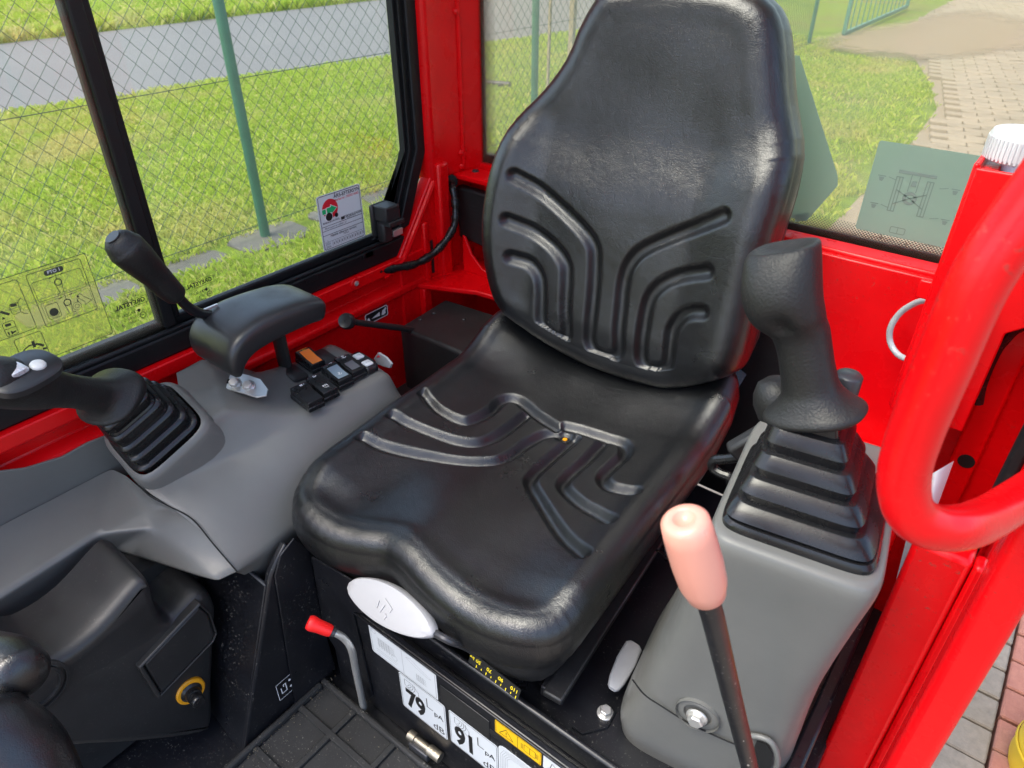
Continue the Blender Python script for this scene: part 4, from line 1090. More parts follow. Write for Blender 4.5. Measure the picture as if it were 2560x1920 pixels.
# recline wires and buckle on the right
pts = [SW(0.215, 0.30+0.0*i, 0.30)+np.array([0.01*math.sin(i), 0.012*i, 0.02*math.cos(i*1.3)]) for i in range(9)]
MB().tube(catmull(pts, 4), 0.0022, 6).build('wire', 'black_rubber', seat)
bk = thing('seat_belt_buckle', SW(0.25, 0.36, 0.3), 'black seat belt buckle with cable between cushion and left console', 'buckle')
c = AY(*Z6(500, 1240), 0.40); 
u_, v_, w_ = _u((0.55, 0.35, 0.62)), None, None
uu, vv, ww = frame_from(u_)
MB().obox(c, uu, vv, ww, 0.011, 0.022, 0.034).build('buckle', 'black_plastic', bk, bevel=0.006)
pts = [AY(*p, 0.40) for p in (Z6(440, 1310), Z6(350, 1320), Z6(280, 1330), Z6(270, 1370), Z6(310, 1400), Z6(360, 1420), Z6(375, 1450))]
MB().tube(catmull(pts, 6), 0.0075, 10).build('strap_stalk', 'black_rubber', bk)
# front adjust handle: white lens shaped lever
wh = []
mbh = MB(); a = AY(*Z8(482, 395), -0.035); b = AY(*Z8(1072, 735), -0.035)
ax = b-a; L_ = np.linalg.norm(ax); ax = ax/L_
nrm = _u(np.array([0.0, -0.75, 0.66])); nrm = _u(nrm-ax*(nrm@ax)); vv = np.cross(nrm, ax)
secs = []
prof_ = [(t, (math.sin(math.pi*t)**0.5)*(1.06-0.12*t)) for t in np.linspace(0.004, 0.996, 26)]
top = [a+ax*L_*t+vv*(0.030*w) for t, w in prof_]; bot = [a+ax*L_*t-vv*(0.024*w) for t, w in prof_]
ring0 = top+bot[::-1]
cen = sum(ring0)/len(ring0)
def ringat(s_, h): return [cen+(p-cen)*s_+nrm*h for p in ring0]
mbh.loft([ringat(0.93, -0.011), ringat(1.0, -0.007), ringat(1.0, 0.004), ringat(0.96, 0.0075), ringat(0.80, 0.009)])
hob = mbh.build('adjust_handle', 'white_plastic', seat, smooth=40)
D = Decal(cen+nrm*0.0092, ax, -vv if vv[2] < 0 else vv); mb = MB()
D.poly(mb, [(-0.006, 0.010), (0.012, 0.002), (0.010, -0.004), (-0.002, 0.002), (-0.006, -0.010), (-0.011, -0.009), (-0.010, 0.004)], 0, 0.0012)
D.poly(mb, [(-0.022, -0.002), (-0.014, 0.003), (-0.014, -0.007)], 0, 0.0012); D.poly(mb, [(0.002, -0.008), (0.007, -0.010), (0.004, -0.016)], 0, 0.0012)
mb.build('embossed_symbol', 'white_plastic', hob, smooth=0)
rd = [b-ax*0.012-nrm*0.004, b+ax*0.02-nrm*0.006, AY(*Z8(1300, 830), -0.005), AY(*Z8(1420, 920), 0.02)]
MB().tube(catmull(rd, 6), 0.0052, 10).build('handle_rod', 'dark_steel', hob)
# weight scale plate, printed upside down
k0 = AY(*Z8(1370, 935), 0.006); k1 = AY(*Z8(1600, 1115), 0.006)
ku = _u(k0-k1); kn = np.array([0.0, -0.97, 0.24]); kv = np.cross(kn, ku)
D = Decal((k0+k1)/2+kn*0.0, ku, -kv if kv[2] > 0 else kv)
if D.n[2] < 0: D = Decal((k0+k1)/2, ku, -D.v)
mb = MB(); D.poly(mb, [(-0.042, -0.010), (0.044, -0.010), (0.044, 0.010), (-0.042, 0.010)], -0.001, 0); mb.build('scale_plate', 'ink_black', seat)
mb = MB()
for i, t in enumerate(('kg', '50', '70', '90', '110')):
    D.text(mb, t, (0.040, 0.029, 0.010, -0.010, -0.033)[i], -0.003, 0.0085, 0.0004, bold=0.0002)
for i in range(9):
    x = 0.030-i*0.0085; D.line(mb, [(x, 0.004), (x, 0.0075 if i % 2 else 0.009)], 0.0013, 0.0002, 0.0005)
mb.build('lettering', 'ink_yellow', seat, smooth=0)
# grey slide-release tab on the right rail
a = AZ(*Z9(355, 745), 0.25); b = AZ(*Z9(250, 960), 0.25); ax = _u(b-a); L_ = np.linalg.norm(b-a)
nrm = np.array([0.25, -0.2, 0.95]); nrm = _u(nrm-ax*(nrm@ax)); vv = np.cross(nrm, ax)
secs = []
for t, w, h in ((0.0, 0.55, 0.7), (0.06, 0.9, 1), (0.4, 1.0, 1.0), (0.8, 0.82, 1.0), (0.95, 0.6, 0.8), (1.0, 0.35, 0.5)):
    secs.append(rsq(a+ax*L_*t, vv, nrm, 0.0145*w, 0.006*h, 24, 4))
tb_ = MB().loft(secs).build('release_tab', 'light_grey_plastic', seat, smooth=50)
D = Decal(a+ax*L_*0.42+nrm*0.0061, ax, vv); mb = MB(); D.line(mb, [(-0.008, 0.004), (0.006, 0.004), (0.006, -0.004)], 0.0016, 0, 0.0006); D.line(mb, [(0.010, 0.0), (0.013, -0.005)], 0.0016, 0, 0.0006); mb.build('embossed_symbol', 'light_grey_plastic', tb_, smooth=0)

# ================================================================== SEAT BASE
base = thing('steel_pedestal', (0, 0.1, 0), 'black painted steel pedestal under the seat with stickers on its front', 'pedestal')
BY = -0.012
part(MB().box((-0.235, BY, -0.01), (0.50, BY+0.012, 0.2375)), 'front_plate', 'black_paint', base, bevel=0.003)
part(MB().box((-0.25, BY+0.0125, 0.190), (0.50, 0.62, 0.2125)), 'top_plate', 'black_paint', base, bevel=0.003)
part(MB().box((-0.17, BY-0.0030, 0.2345), (0.50, BY-0.0003, 0.2390)), 'front_lip', 'black_paint', base, bevel=0.003)
# front upstand behind the plate carrying the seat
a = AY(*Z8(1000, 800), 0.012); 
part(MB().box((-0.19, BY+0.028, 0.2128), (0.47, BY+0.038, 0.252)), 'upstand', 'black_paint', base, bevel=0.004)
# recessed cover and slot in the front plate
a = AY(*Z8(1110, 1080), BY); b = AY(*Z8(1450, 1330), BY)
part(MB().box((a[0], BY-0.0016, AY(*Z8(1140, 1222), BY)[2]), (b[0], BY-0.0002, a[2])), 'cover_plate', 'black_plastic', base, bevel=0.0012)
part(MB().box((0.05, BY-0.0008, 0.185), (0.16, BY-0.0001, 0.197)), 'slot', 'hole_black', base, smooth=0)
# right footwell wall (bent black panel) with rounded front edge
ZU = zoomer(1.728, 0, 960)
wt = [AX(*ZU(*p), -0.252) for p in ((1160, 880), (1168, 830), (1195, 768), (1236, 690))]
part(MB().prism([(-0.252, BY-0.001, -0.01), (-0.252, BY-0.001, 0.30)]+[(-0.252, p[1], p[2]) for p in wt[::-1]]+[(-0.252, -0.205, -0.01)], (-0.014, 0, 0)), 'footwell_wall', 'black_paint', base, bevel=0.004)
part(MB().prism([(-0.258, -0.2055, -0.01), (-0.258, wt[0][1]-0.001, wt[0][2]), (-0.40, -0.10, 0.335), (-0.40, -0.19, -0.01)], (-0.001, 0.006, 0)), 'footwell_return', 'black_paint', base, bevel=0.002)
# side cheek with curved edge by the cushion
ch = [AX(*Z7(1590, 560), -0.245), AX(*Z7(1620, 440), -0.245), AX(*Z7(1700, 340), -0.245), AX(*Z7(1790, 400), -0.245), AX(*Z7(1850, 760), -0.245), AX(*Z7(1940, 1100), -0.245)]
part(MB().prism([(-0.2505, p[1], p[2]) for p in ch]+[(-0.2505, -0.015, 0.01), (-0.2505, -0.1, 0.01)], (0.0035, 0, 0)), 'cheek_plate', 'black_paint', base, bevel=0.0012)
part(MB().prism([AY(*p, BY-0.004) for p in (Z8(215, 200), Z8(560, 400), Z8(640, 600), Z8(500, 580), Z8(640, 1160), Z8(600, 1200), Z8(300, 700))], (0, 0.0035, 0)), 'corner_plate', 'black_paint', base, bevel=0.001)
hexbolt('mount_bolt', AZ(*Z9(215, 1075), 0.2128), (0.05, 0, 1), 0.0082, 0.011, base)
a = AZ(*Z9(100, 1150), 0.2128)
part(MB().tube([AZ(*Z9(60, 1140), 0.2138), AZ(*Z9(105, 1172), 0.2138), AZ(*Z9(225, 1140), 0.2138), AZ(*Z9(262, 1070), 0.2138)], 0.0022, 6), 'edge_bend', 'black_paint', base)
# L shaped lock lever with red cap
lv = thing('lock_lever', AZ(*Z7(2090, 1310), 0.0), 'bent steel lock lever with red rubber cap in the footwell', 'lever')
P = [AZ(*Z7(2095, 1310), 0.005), AY(*Z7(2050, 1100), -0.037), AY(*Z7(2025, 980), -0.042), AY(*Z7(1985, 915), -0.046), AY(*Z7(1930, 880), -0.055), AY(*Z7(1880, 860), -0.062)]
part(MB().tube(catmull(P, 8), 0.0058, 12), 'rod', 'zinc', lv, smooth=80)
ax = _u(P[-1]-P[-2]); ax = _u(ax)
part(MB().lathe([(0.0, -0.004), (0.0085, -0.004), (0.0098, 0.0), (0.0105, 0.018), (0.0118, 0.026), (0.0118, 0.030), (0.010, 0.034), (0, 0.035)], P[-1]-ax*0.004, ax, 24, cap=False), 'cap', 'red_cap', lv, smooth=60)
part(MB().lathe([(0.0075, -0.006), (0.0075, 0.004)], P[-2]+ax*0.006, ax, 12), 'clip', 'dark_steel', lv)
# hinge at the foot of the plate
a = AZ(*Z8(895, 1425), 0.028); b = AZ(*Z8(1110, 1590), 0.028)
part(MB().tube([a, a+(b-a)*.2, a+(b-a)*.22, a+(b-a)*.62, a+(b-a)*.64, b], [0.009, 0.009, 0.0065, 0.0065, 0.009, 0.009], 14), 'hinge', 'chrome', base, smooth=30)
part(MB().obox((a+b)/2+np.array([-0.006, -0.004, -0.012]), _u(b-a), (0, 1, 0), (0, 0, 1), 0.02, 0.008, 0.010), 'hinge_knuckle', 'dark_steel', base, bevel=0.002)

# ================================================================== FLOOR MAT
mat_ = thing('floor_mat', (-0.1, -0.2, 0), 'black ribbed rubber floor mat in the footwell', 'mat')
part(MB().box((-0.249, -0.72, -0.010), (0.46, BY-0.022, 0.0)), 'sheet', 'mat_rubber', mat_, bevel=0.002)
mb = MB()
for i in range(-4, 12):
    x = -0.160+i*0.096
    if -0.25 < x < 0.45: mb.box((x-0.0055, -0.70, 0.0003), (x+0.0055, BY-0.03, 0.0065))
o = part(mb, 'rib_lengthwise', 'mat_rubber', mat_, bevel=0.0015)
mb = MB()
for i in range(12):
    y = BY-0.085-i*0.092
    if y > -0.7: mb.box((-0.242, y-0.0055, 0.0002), (0.45, y+0.0055, 0.0068))
part(mb, 'rib_crosswise', 'mat_rubber', mat_, bevel=0.0015)
part(MB().box((-0.247, BY-0.034, 0.0), (0.45, BY-0.023, 0.014)), 'edge_bead', 'mat_rubber', mat_, bevel=0.004)
part(MB().box((-0.249, -0.70, 0.0), (-0.238, BY-0.035, 0.014)), 'edge_bead', 'mat_rubber', mat_, bevel=0.004)
mb = MB()
for k_ in range(260):                                # crumbs of dried mud along the edges
    if k_ < 140: x = -0.244+abs(random.gauss(0, .014)); y = random.uniform(-0.30, -0.02)
    else: x = random.uniform(-0.24, 0.05); y = random.uniform(-0.3, -0.03)
    r = random.uniform(.0005, .0016); c = np.array([x, y, 0.001+random.uniform(0, .013)])
    mb.add([c+(r, 0, 0), c+(-r*.5, r*.8, 0), c+(-r*.5, -r*.8, 0), c+(0, 0, r*1.2)], [(0, 1, 3), (1, 2, 3), (2, 0, 3), (0, 2, 1)])
o = part(mb, 'dirt_crumbs', 'sand_joint', mat_, smooth=0); o['kind'] = 'stuff'

# ================================================================== RIGHT CONSOLE (image left)
con = thing('right_console', (-0.45, 0.1, 0.2), 'grey moulded right hand console with joystick and rocker switches', 'console')
ZT = zoomer(2.011, 0, 600)
def tz(x, y, z): return AZ(*ZT(x, y), z)
cv = {
 'v0': tz(1660, 505, .462), 'v1': tz(1880, 612, .462), 'v2': tz(1962, 668, .457), 'v4': tz(1720, 785, .457), 'v5': tz(1500, 880, .457),
 'v6': tz(1350, 1000, .442), 'v7': tz(1150, 1092, .432), 'v8': tz(850, 1200, .432), 'v9': tz(1085, 905, .494), 'v10': tz(1125, 842, .500),
 'v11': tz(1500, 592, .464), 'v12': tz(1290, 655, .474), 'v13': tz(1005, 590, .520), 'v14': tz(885, 655, .522), 'v15': tz(900, 760, .512), 'v16': tz(1080, 660, .512), 'v17': tz(1075, 745, .500)}
low = [np.array(p) for p in ((-.330, .335, .36), (-.305, .20, .345), (-.292, .11, .34), (-.284, .04, .338), (-.277, -.03, .338), (-.270, -.118, .342))]
crest = ['v2', 'v4', 'v5', 'v6', 'v7', 'v8']
mid = [cv[c]*0.5+l*0.5+np.array([.016, 0, .014]) for c, l in zip(crest, low)]
bot = [p+np.array([-.03 if i_ > 0 else .0, 0, -.14]) for i_, p in enumerate(low[:-1])]+[low[-1]+np.array([-0.03, 0.01, -.03])]
nm = list(cv); vl = [cv[k_] for k_ in nm]; ix = {k_: i for i, k_ in enumerate(nm)}
m0 = len(vl); vl += mid; l0_ = len(vl); vl += low; b0_ = len(vl); vl += bot
s5 = len(vl); vl += [tz(970, 1405, .398), tz(720, 1262, .425), tz(700, 1200, .435)]
wz = len(vl)
skirt_src = ['v1', 'v0', 'v11', 'v12', 'v13', 'v14']
vl += [cv[k_]+np.array([-.012, 0.006 if k_ in ('v0', 'v1') else 0, -.22]) for k_ in skirt_src]
F_ = [[ix[k_] for k_ in f] for f in (('v0', 'v11', 'v5', 'v4', 'v2', 'v1'), ('v11', 'v12', 'v10', 'v5'), ('v12', 'v16', 'v17', 'v10'), ('v10', 'v9', 'v8', 'v7', 'v6', 'v5'), ('v12', 'v13', 'v16'), ('v16', 'v13', 'v14', 'v15', 'v17'), ('v17', 'v15', 'v9', 'v10'))]
for i in range(5):
    F_ += [[ix[crest[i]], ix[crest[i+1]], m0+i+1, m0+i], [m0+i, m0+i+1, l0_+i+1, l0_+i], [l0_+i, l0_+i+1, b0_+i+1, b0_+i]]
F_ += [[ix['v8'], s5+2, s5+1, m0+5], [s5+1, s5, l0_+5, m0+5]]
for i in range(5): F_.append([ix[skirt_src[i]], ix[skirt_src[i+1]], wz+i+1, wz+i])
F_ += [[ix['v2'], ix['v1'], wz, b0_], [ix['v2'], b0_, l0_, m0]]
mb = MB(); mb.add(vl, F_)
def creased(ob, fn):
    me = ob.data; at = me.attributes.new('crease_edge', 'FLOAT', 'EDGE')
    for e_ in me.edges: at.data[e_.index].value = fn(*e_.vertices)
    md = ob.modifiers.new('sub', 'SUBSURF'); md.levels = 3; md.render_levels = 3; md.boundary_smooth = 'PRESERVE_CORNERS'
sh = part(mb, 'shell', 'grey_plastic', con, smooth=180)
soft_ = set(range(m0, m0+6))
creased(sh, lambda a_, b_: 0.0 if (a_ in soft_ or b_ in soft_) else (0.92 if (a_ < m0 and b_ < m0) else 0.6))
# front ledge running forward along the wall, with the wing panel that meets the shell
A_ = [np.array([-.58, -.75, .392]), AX(*ZT(-150, 1515), -.58), AX(*ZT(0, 1440), -.58), AX(*ZT(300, 1285), -.58), AX(*ZT(560, 1150), -.58), tz(640, 1190, .40)]
B_ = [np.array([-.475, -.75, .372]), tz(-150, 1890, .372), tz(0, 1800, .372), tz(262, 1632, .372), tz(500, 1480, .374), tz(720, 1370, .384)]
C_ = [np.array([-.435, -.75, .318]), tz(-150, 2000, .325), tz(0, 1905, .325), tz(262, 1739, .325), tz(524, 1562, .328)]
D_ = [p+np.array([-.01, 0, -.05]) for p in C_]
B4 = tz(840, 1342, .392); S5 = vl[s5]; S4 = vl[s5+1]; SB = low[-1]; T1 = AX(*Z7(1255, 582), -.280); C3 = tz(575, 1552, .326); CR = tz(770, 1452, .372)
pts = A_+B_+C_+D_; nA, nB, nC, nD = 0, len(A_), len(A_)+len(B_), len(A_)+len(B_)+len(C_)
F_ = []
for i in range(5): F_.append((nA+i, nA+i+1, nB+i+1, nB+i))
for i in range(4): F_ += [(nB+i, nB+i+1, nC+i+1, nC+i), (nC+i, nC+i+1, nD+i+1, nD+i)]
q0 = len(pts); pts += [B4, S5, S4, SB, T1, C3, CR, S4+np.array([-.04, .0, .0])]
B4i, S5i, S4i, SBi, T1i, C3i, CRi, E_ = range(q0, q0+8)
F_ += [(nA+5, S4i, B4i, nB+5), (S4i, S5i, B4i), (B4i, S5i, CRi, nB+5), (nB+5, CRi, nB+4), (nB+4, CRi, C3i, nC+4), (S5i, SBi, T1i, CRi), (CRi, T1i, C3i)]
q1 = len(pts); pts += [T1+np.array([-.02, 0, -.012]), C3+np.array([-.02, 0, -.012]), SB+np.array([-.02, 0, -.012])]
F_ += [(T1i, q1, q1+1, C3i), (SBi, q1+2, q1, T1i)]
fl = part(MB().add(pts, F_), 'front_ledge', 'grey_plastic', con, smooth=180)
softB = set(range(nB, nB+6)) | {CRi, B4i}
creased(fl, lambda a_, b_: 0.55 if (a_ in softB and b_ in softB) else (0.45 if (a_ in softB or b_ in softB) else 0.8))
sp_ = [tz(700, 1235, .430), tz(760, 1290, .422), tz(850, 1338, .410), S5+np.array([0, 0, .0]), tz(1080, 1535, .372), SB]
part(MB().tube(catmull([p+np.array([.001, -.001, .0016]) for p in sp_], 5), 0.0011, 6), 'seam', 'hole_black', con)
# upright side lining at the wall
l0 = [(y, z) for y, z in ((-0.70, .36), (-0.10, .36), (-0.100, .446), (-0.15, .452), (-0.19, .449), (-0.24, .460), (-0.30, .488), (-0.45, .515), (-0.70, .515))]
part(MB().prism([(-0.582, y, z) for y, z in l0], (-0.005, 0, 0)), 'side_lining', 'grey_plastic', con, bevel=0.0015)
# boot surround: raised ring
bF, bR_, bL = np.array([-0.432, -0.133, .45]), np.array([-0.414, -0.028, .50]), np.array([-0.548, -0.14, .47])
bC = (bR_+bL)/2; e1 = _u(bR_-bF); e2 = bL-bF; e2 = _u(e2-e1*(e2@e1)); bn = np.cross(e1, e2); bn = bn if bn[2] > 0 else -bn
HS = 0.0585
secs = [rsq(bC+bn*h, e1, e2, HS*s, HS*s, 44, 5) for s, h in ((1.60, -0.110), (1.30, -0.035), (1.235, -0.015), (1.20, -0.005), (1.14, 0.004), (1.05, 0.005), (1.02, -0.004))]
part(MB().loft(secs, cap=False), 'boot_surround', 'grey_plastic', con, smooth=60)
def bellows(name, C_, u, v, n, hs, tiers, axis_top, parent, mat='black_rubber', ex=6.0):
    """square stepped rubber boot from base centre C_ to axis_top"""
    secs = []; N_ = len(tiers)
    for s, h in tiers:
        c = C_+(axis_top-C_)*h
        secs.append(rsq(c, u, v, hs*s, hs*s, 48, ex))
    return MB().loft(secs).build(name, mat, parent, smooth=40)
jr = thing('right_joystick', bC, 'black joystick with grey buttons in square boot on the right console', 'joystick')
topR = bC+bn*0.112
T_ = [(1.0, -0.12), (0.99, 0.10), (0.985, 0.13), (0.90, 0.145), (0.90, 0.15)]
tiers = []
sz = [1.0, 0.92, 0.835, 0.75, 0.66]
for i, s in enumerate(sz):
    h = i*0.2
    tiers += [(s*0.93, h-0.03 if i else -0.1), (s*0.99, h+0.10), (s, h+0.112), (s*0.985, h+0.125), (s*0.905, h+0.150), (s*0.86, h+0.145)]
bellows('boot', bC, e1, e2, bn, HS, tiers, topR, jr)
# grip: skirt, neck, head
head = AZ(22, 958, 0.698)
ga_ = _u(head-topR)
gu = _u(np.cross(ga_, (0, 0, 1))); gv = np.cross(gu, ga_); gv = gv if gv[2] > 0 else -gv
def gsec(t, ru, rv, du=0, dv=0, ex=2.3, n=36, tilt=None):
    ax_ = bn*(1-min(t/0.3, 1))+ga_*min(t/0.3, 1) if tilt is None else tilt
    c = topR+(head-topR)*t
    ax_ = _u(ax_); u = _u(np.cross(ax_, (0, 0, 1))); v = np.cross(u, ax_); v = v if v[2] > 0 else -v
    return rsq(c+u*du+v*dv, u, v, ru, rv, n, ex)
S_ = [gsec(-0.10, .030, .030), gsec(-0.06, .044, .042), gsec(-0.02, .047, .045), gsec(0.03, .046, .044), gsec(0.07, .038, .037), gsec(0.13, .0285, .028), gsec(0.22, .0235, .0235), gsec(0.40, .0215, .0220), gsec(0.58, .0225, .0235), gsec(0.72, .027, .027), gsec(0.85, .032, .029), gsec(1.0, .034, .030), gsec(1.12, .033, .029), gsec(1.22, .028, .024), gsec(1.27, .018, .015)]
S2 = [catmull([S_[i][j] for i in range(len(S_))], 4) for j in range(36)]
part(MB().loft([[S2[j][i] for j in range(36)] for i in range(len(S2[0]))]), 'grip', 'grip_rubber', jr, smooth=80)
# face plate with two buttons on the head
fc = AZ(*ZQ(230, 290), 0.733); fn = _u(CAM-fc); fn = _u(np.array([0.28, 0.10, 0.95]))
fu = _u(ga_-fn*(ga_@fn)); fv = np.cross(fn, fu)
pc = AZ(58, 930, 0.716)
part(MB().loft([rsq(pc+fn*h, fu, fv, a_, b_, 36, 2.8) for a_, b_, h in ((0.040, 0.028, -0.006), (0.040, 0.028, 0.002), (0.037, 0.025, 0.0045))]), 'face_plate', 'pad_black', jr, smooth=50)
b1 = AP(36, 931, pc+fn*0.004, fn); b2 = AP(95, 913, pc+fn*0.005, fn)
part(MB().loft([rsq(b1+fn*h+fu*o_, fu, fv, a_, c_, 24, 6) for a_, c_, h, o_ in ((0.0145, 0.0115, -0.002, 0), (0.0145, 0.0115, 0.001, 0))]), 'button_frame', 'switch_black', jr, smooth=40)
part(MB().loft([rsq(b1+fn*h, fu, fv, a_, c_, 24, 6) for a_, c_, h in ((0.0125, 0.0095, 0.0), (0.0125, 0.0095, 0.0035), (0.0095, 0.009, 0.0065), (0.005, 0.008, 0.0072))]), 'rocker_button', 'silver_button', jr, smooth=40)
part(MB().lathe([(0.0085, -0.002), (0.0085, 0.001), (0.0075, 0.0025), (0.004, 0.0035), (0.0, 0.0038)], b2, fn, 28, cap=False), 'round_button', 'pale_button', jr, smooth=60)

# ---- switch panel
cZ = lambda x, y: 0.487
sw0 = AZ(*ZB(90, 1085), 0.466)
# frame of the switch field measured on the console top: u along the row (to the rear), v across (towards the wall)
pA = AZ(*ZB(330, 1370), 0.470); pB = AZ(*ZB(1190, 980), 0.470)
su = _u(np.array([pB[0]-pA[0], pB[1]-pA[1], 0])); sv = np.array([-su[1], su[0], 0]); sn = np.array([0, 0, 1.0])
def rocker(name, px, lab_fn, mat='switch_black', w=0.0138, l=0.0285, tilt=0.16, zc=0.472, parent=con):
    c = AZ(*ZB(*px), zc)
    r = part(MB().obox(c-sn*0.006, su, sv, sn, w+0.0012, l+0.0015, 0.004), 'switch_bezel', 'switch_black', parent, bevel=0.001)
    # long axis = sv, cap is higher on the wall side
    A = []
    prof_ = [(-1.0, 0.003), (-0.98, 0.0095), (-0.6, 0.0105), (-0.1, 0.0115), (0.35, 0.0150), (0.75, 0.0165), (0.95, 0.014), (1.0, 0.004)]
    secs = [[c+sv*l*t*1.0+su*w*s_+sn*(h-0.002 if q else -0.004) for s_, q in ((-1, 0), (-1, 1), (1, 1), (1, 0))] for t, h in prof_]
    o = part(MB().loft(secs), name, mat, r, smooth=40, bevel=0.0012)
    def P(t, s_, lift=0.0006):
        h = np.interp(t, [q[0] for q in prof_], [q[1] for q in prof_])-0.002
        return c+sv*l*t+su*w*s_+sn*(h+lift)
    if lab_fn: lab_fn(P, r)
    return o
def patch(P, t0, t1, s0, s1, mat, parent, name='print', lift=0.0006, n=5):
    A = [[P(t0+(t1-t0)*i/n, s0+(s1-s0)*j/2, lift) for j in range(3)] for i in range(n+1)]
    part(MB().grid(A), name, mat, parent, smooth=60)
def icon(P, t, s, size, kind, parent, mat='ink_white'):
    o = P(t, s, 0.0009); D = Decal(o, -su, -sv); mb = MB()
    q = size
    if kind == 'fan':
        for k_ in range(4): a = R(45+90*k_); D.disc(mb, q*.55*math.cos(a), q*.55*math.sin(a), q*.38, 0, 0.0002, 10)
        D.line(mb, [(-q*1.5, q*.3), (-q*1.5, -q*.4)], q*.3, 0, .0002)
    elif kind == 'pto':
        D.line(mb, [(-q, q*.3), (-q, -q), (q, -q), (q, q*.3)], q*.32, 0, .0002); D.line(mb, [(0, -q), (0, q*.2)], q*.32, 0, .0002)
        D.text(mb, 'PTO', 0, q*1.1, q*1.2, 0.0002)
    elif kind == 'wiper':
        D.ring(mb, 0, -q*.3, q, q*.3, 0, .0002, 20, 160, 8); D.line(mb, [(0, -q*.6), (q*.5, q*.5)], q*.28, 0, .0002); D.ring(mb, 0, -q*.9, q*.4, q*.25, 0, .0002)
    elif kind == 'lamp':
        D.line(mb, [(-q, -q*.5), (-q*.2, q*.3), (q*.8, q*.3)], q*.3, 0, .0002); D.ring(mb, q*.3, -q*.5, q*.4, q*.25, 0, .0002)
    elif kind == 'horn':
        D.line(mb, [(-q, 0), (-q*.3, q*.4), (-q*.3, -q*.4)], q*.2, 0, .0002, True); D.line(mb, [(q*.4, q*.4), (q*.4, -q*.4)], q*.25, 0, .0002); D.line(mb, [(q*.9, q*.2), (q*.9, -q*.2)], q*.25, 0, .0002)
    part(mb, 'print', mat, parent, smooth=0)
def L_fan(P, r): icon(P, 0.62, 0.15, 0.0034, 'fan', r)
def L_pto(P, r): icon(P, 0.62, -0.1, 0.0036, 'lamp', r); icon(P, -0.45, 0.0, 0.0036, 'pto', r)
def L_lcd(P, r): patch(P, -0.8, 0.45, -0.75, 0.75, 'lcd_grey', r, 'lens'); icon(P, 0.75, 0.2, 0.003, 'horn', r); icon(P, -0.4, 0.0, 0.0036, 'wiper', r, 'ink_white')
def L_wip(P, r): patch(P, -0.75, 0.1, -0.62, 0.62, 'panel_grey', r, 'lens'); icon(P, 0.6, 0.0, 0.0042, 'wiper', r)
def L_orange(P, r): patch(P, -0.92, 0.93, -0.72, 0.72, 'orange_plastic', r, 'orange_face'); icon(P, 0.6, 0.0, 0.003, 'lamp', r, 'sticker_yellow')
rocker('rocker_switch', (415, 1390), L_fan)
rocker('rocker_switch', (595, 1275), L_pto)
rocker('rocker_switch', (770, 1135), L_lcd)
rocker('rocker_switch', (925, 1040), L_wip)
rocker('rocker_switch', (455, 955), L_orange)
# flat key pad with two white keys
c = AZ(*ZB(1075, 975), 0.468)
kp = part(MB().loft([rsq(c+sn*h, su, sv, 0.0142*s_, 0.032*s_, 32, 6) for s_, h in ((1, -0.008), (1, 0.004), (0.93, 0.006))]), 'key_pad', 'switch_black', con, smooth=50)
for px in ((1025, 905), (1130, 985)):
    q = AZ(*ZB(*px), 0.4745); kq = part(MB().loft([rsq(q+sn*h, su, sv, 0.0082*s_, 0.0088*s_, 20, 7) for s_, h in ((1, -0.002), (1, 0.0012), (0.9, 0.002))]), 'white_key', 'cap_white', kp, smooth=50)
    D = Decal(q+sn*0.0021, -su, -sv); mb = MB(); D.line(mb, [(-0.004, 0), (-0.001, 0)], 0.0012, 0, .0002); D.line(mb, [(0.001, 0.001), (0.004, 0)], 0.0009, 0, .0002); part(mb, 'print', 'ink_grey', kp, smooth=0)
# blanking plates
for px in ((260, 1100), (615, 910)):
    q = AZ(*ZB(*px), 0.4650); part(MB().loft([rsq(q+sn*h, su, sv, 0.0150*s_, 0.0275*s_, 28, 7) for s_, h in ((1, -0.006), (1, 0.001), (0.95, 0.002))]), 'blanking_plate', 'black_plastic', con, smooth=50)
# ignition key
ky = thing('ignition_key', AZ(*ZB(1240, 1010), 0.48), 'worn clear plastic key bow standing at the rear of the switches', 'key')
K0 = [AY(*ZB(*p), 0.300) for p in ((1205, 930), (1255, 860), (1350, 920), (1412, 995), (1390, 1045), (1330, 1030), (1250, 1000))]
part(MB().prism(K0, (0.002, 0.0035, 0)), 'bow', 'light_grey_plastic', ky, bevel=0.0006)
part(MB().prism([AY(*ZB(*p), 0.2998) for p in ((1235, 920), (1258, 890), (1290, 915))], (0, -0.0004, 0)), 'hole', 'ink_red', ky, smooth=0)
# fixing plate with two bolts and slot under the pad
cl = thing('pad_bracket', AZ(*Z4(1200, 930), 0.50), 'slotted steel bracket with two hex bolts under the wrist pad', 'bracket')
PB = [(1075, 905), (1085, 870), (1130, 850), (1250, 880), (1310, 900), (1348, 950), (1340, 980), (1290, 990), (1120, 940), (1085, 925)]
PQ = [AZ(*Z4(*p), 0.497) for p in PB]
part(MB().prism(PQ, (0, 0, -0.003)), 'plate', 'zinc', cl, bevel=0.0008)
part(MB().prism([AZ(*Z4(*p), 0.4976) for p in ((1115, 905), (1130, 895), (1180, 905), (1180, 925), (1130, 920))], (0, 0, -0.0004)), 'slot', 'hole_black', cl, smooth=0)
part(MB().prism([AZ(*Z4(*p), 0.4945) for p in ((1075, 950), (1120, 955), (1130, 970), (1090, 968))], (0, 0, 0.001)), 'opening', 'hole_black', cl, smooth=0)
for px in ((1183, 925), (1252, 938)): hexbolt('hex_bolt', AZ(*Z4(*px), 0.4975), (0.35, -0.45, 0.82), 0.0075, 0.012, cl)
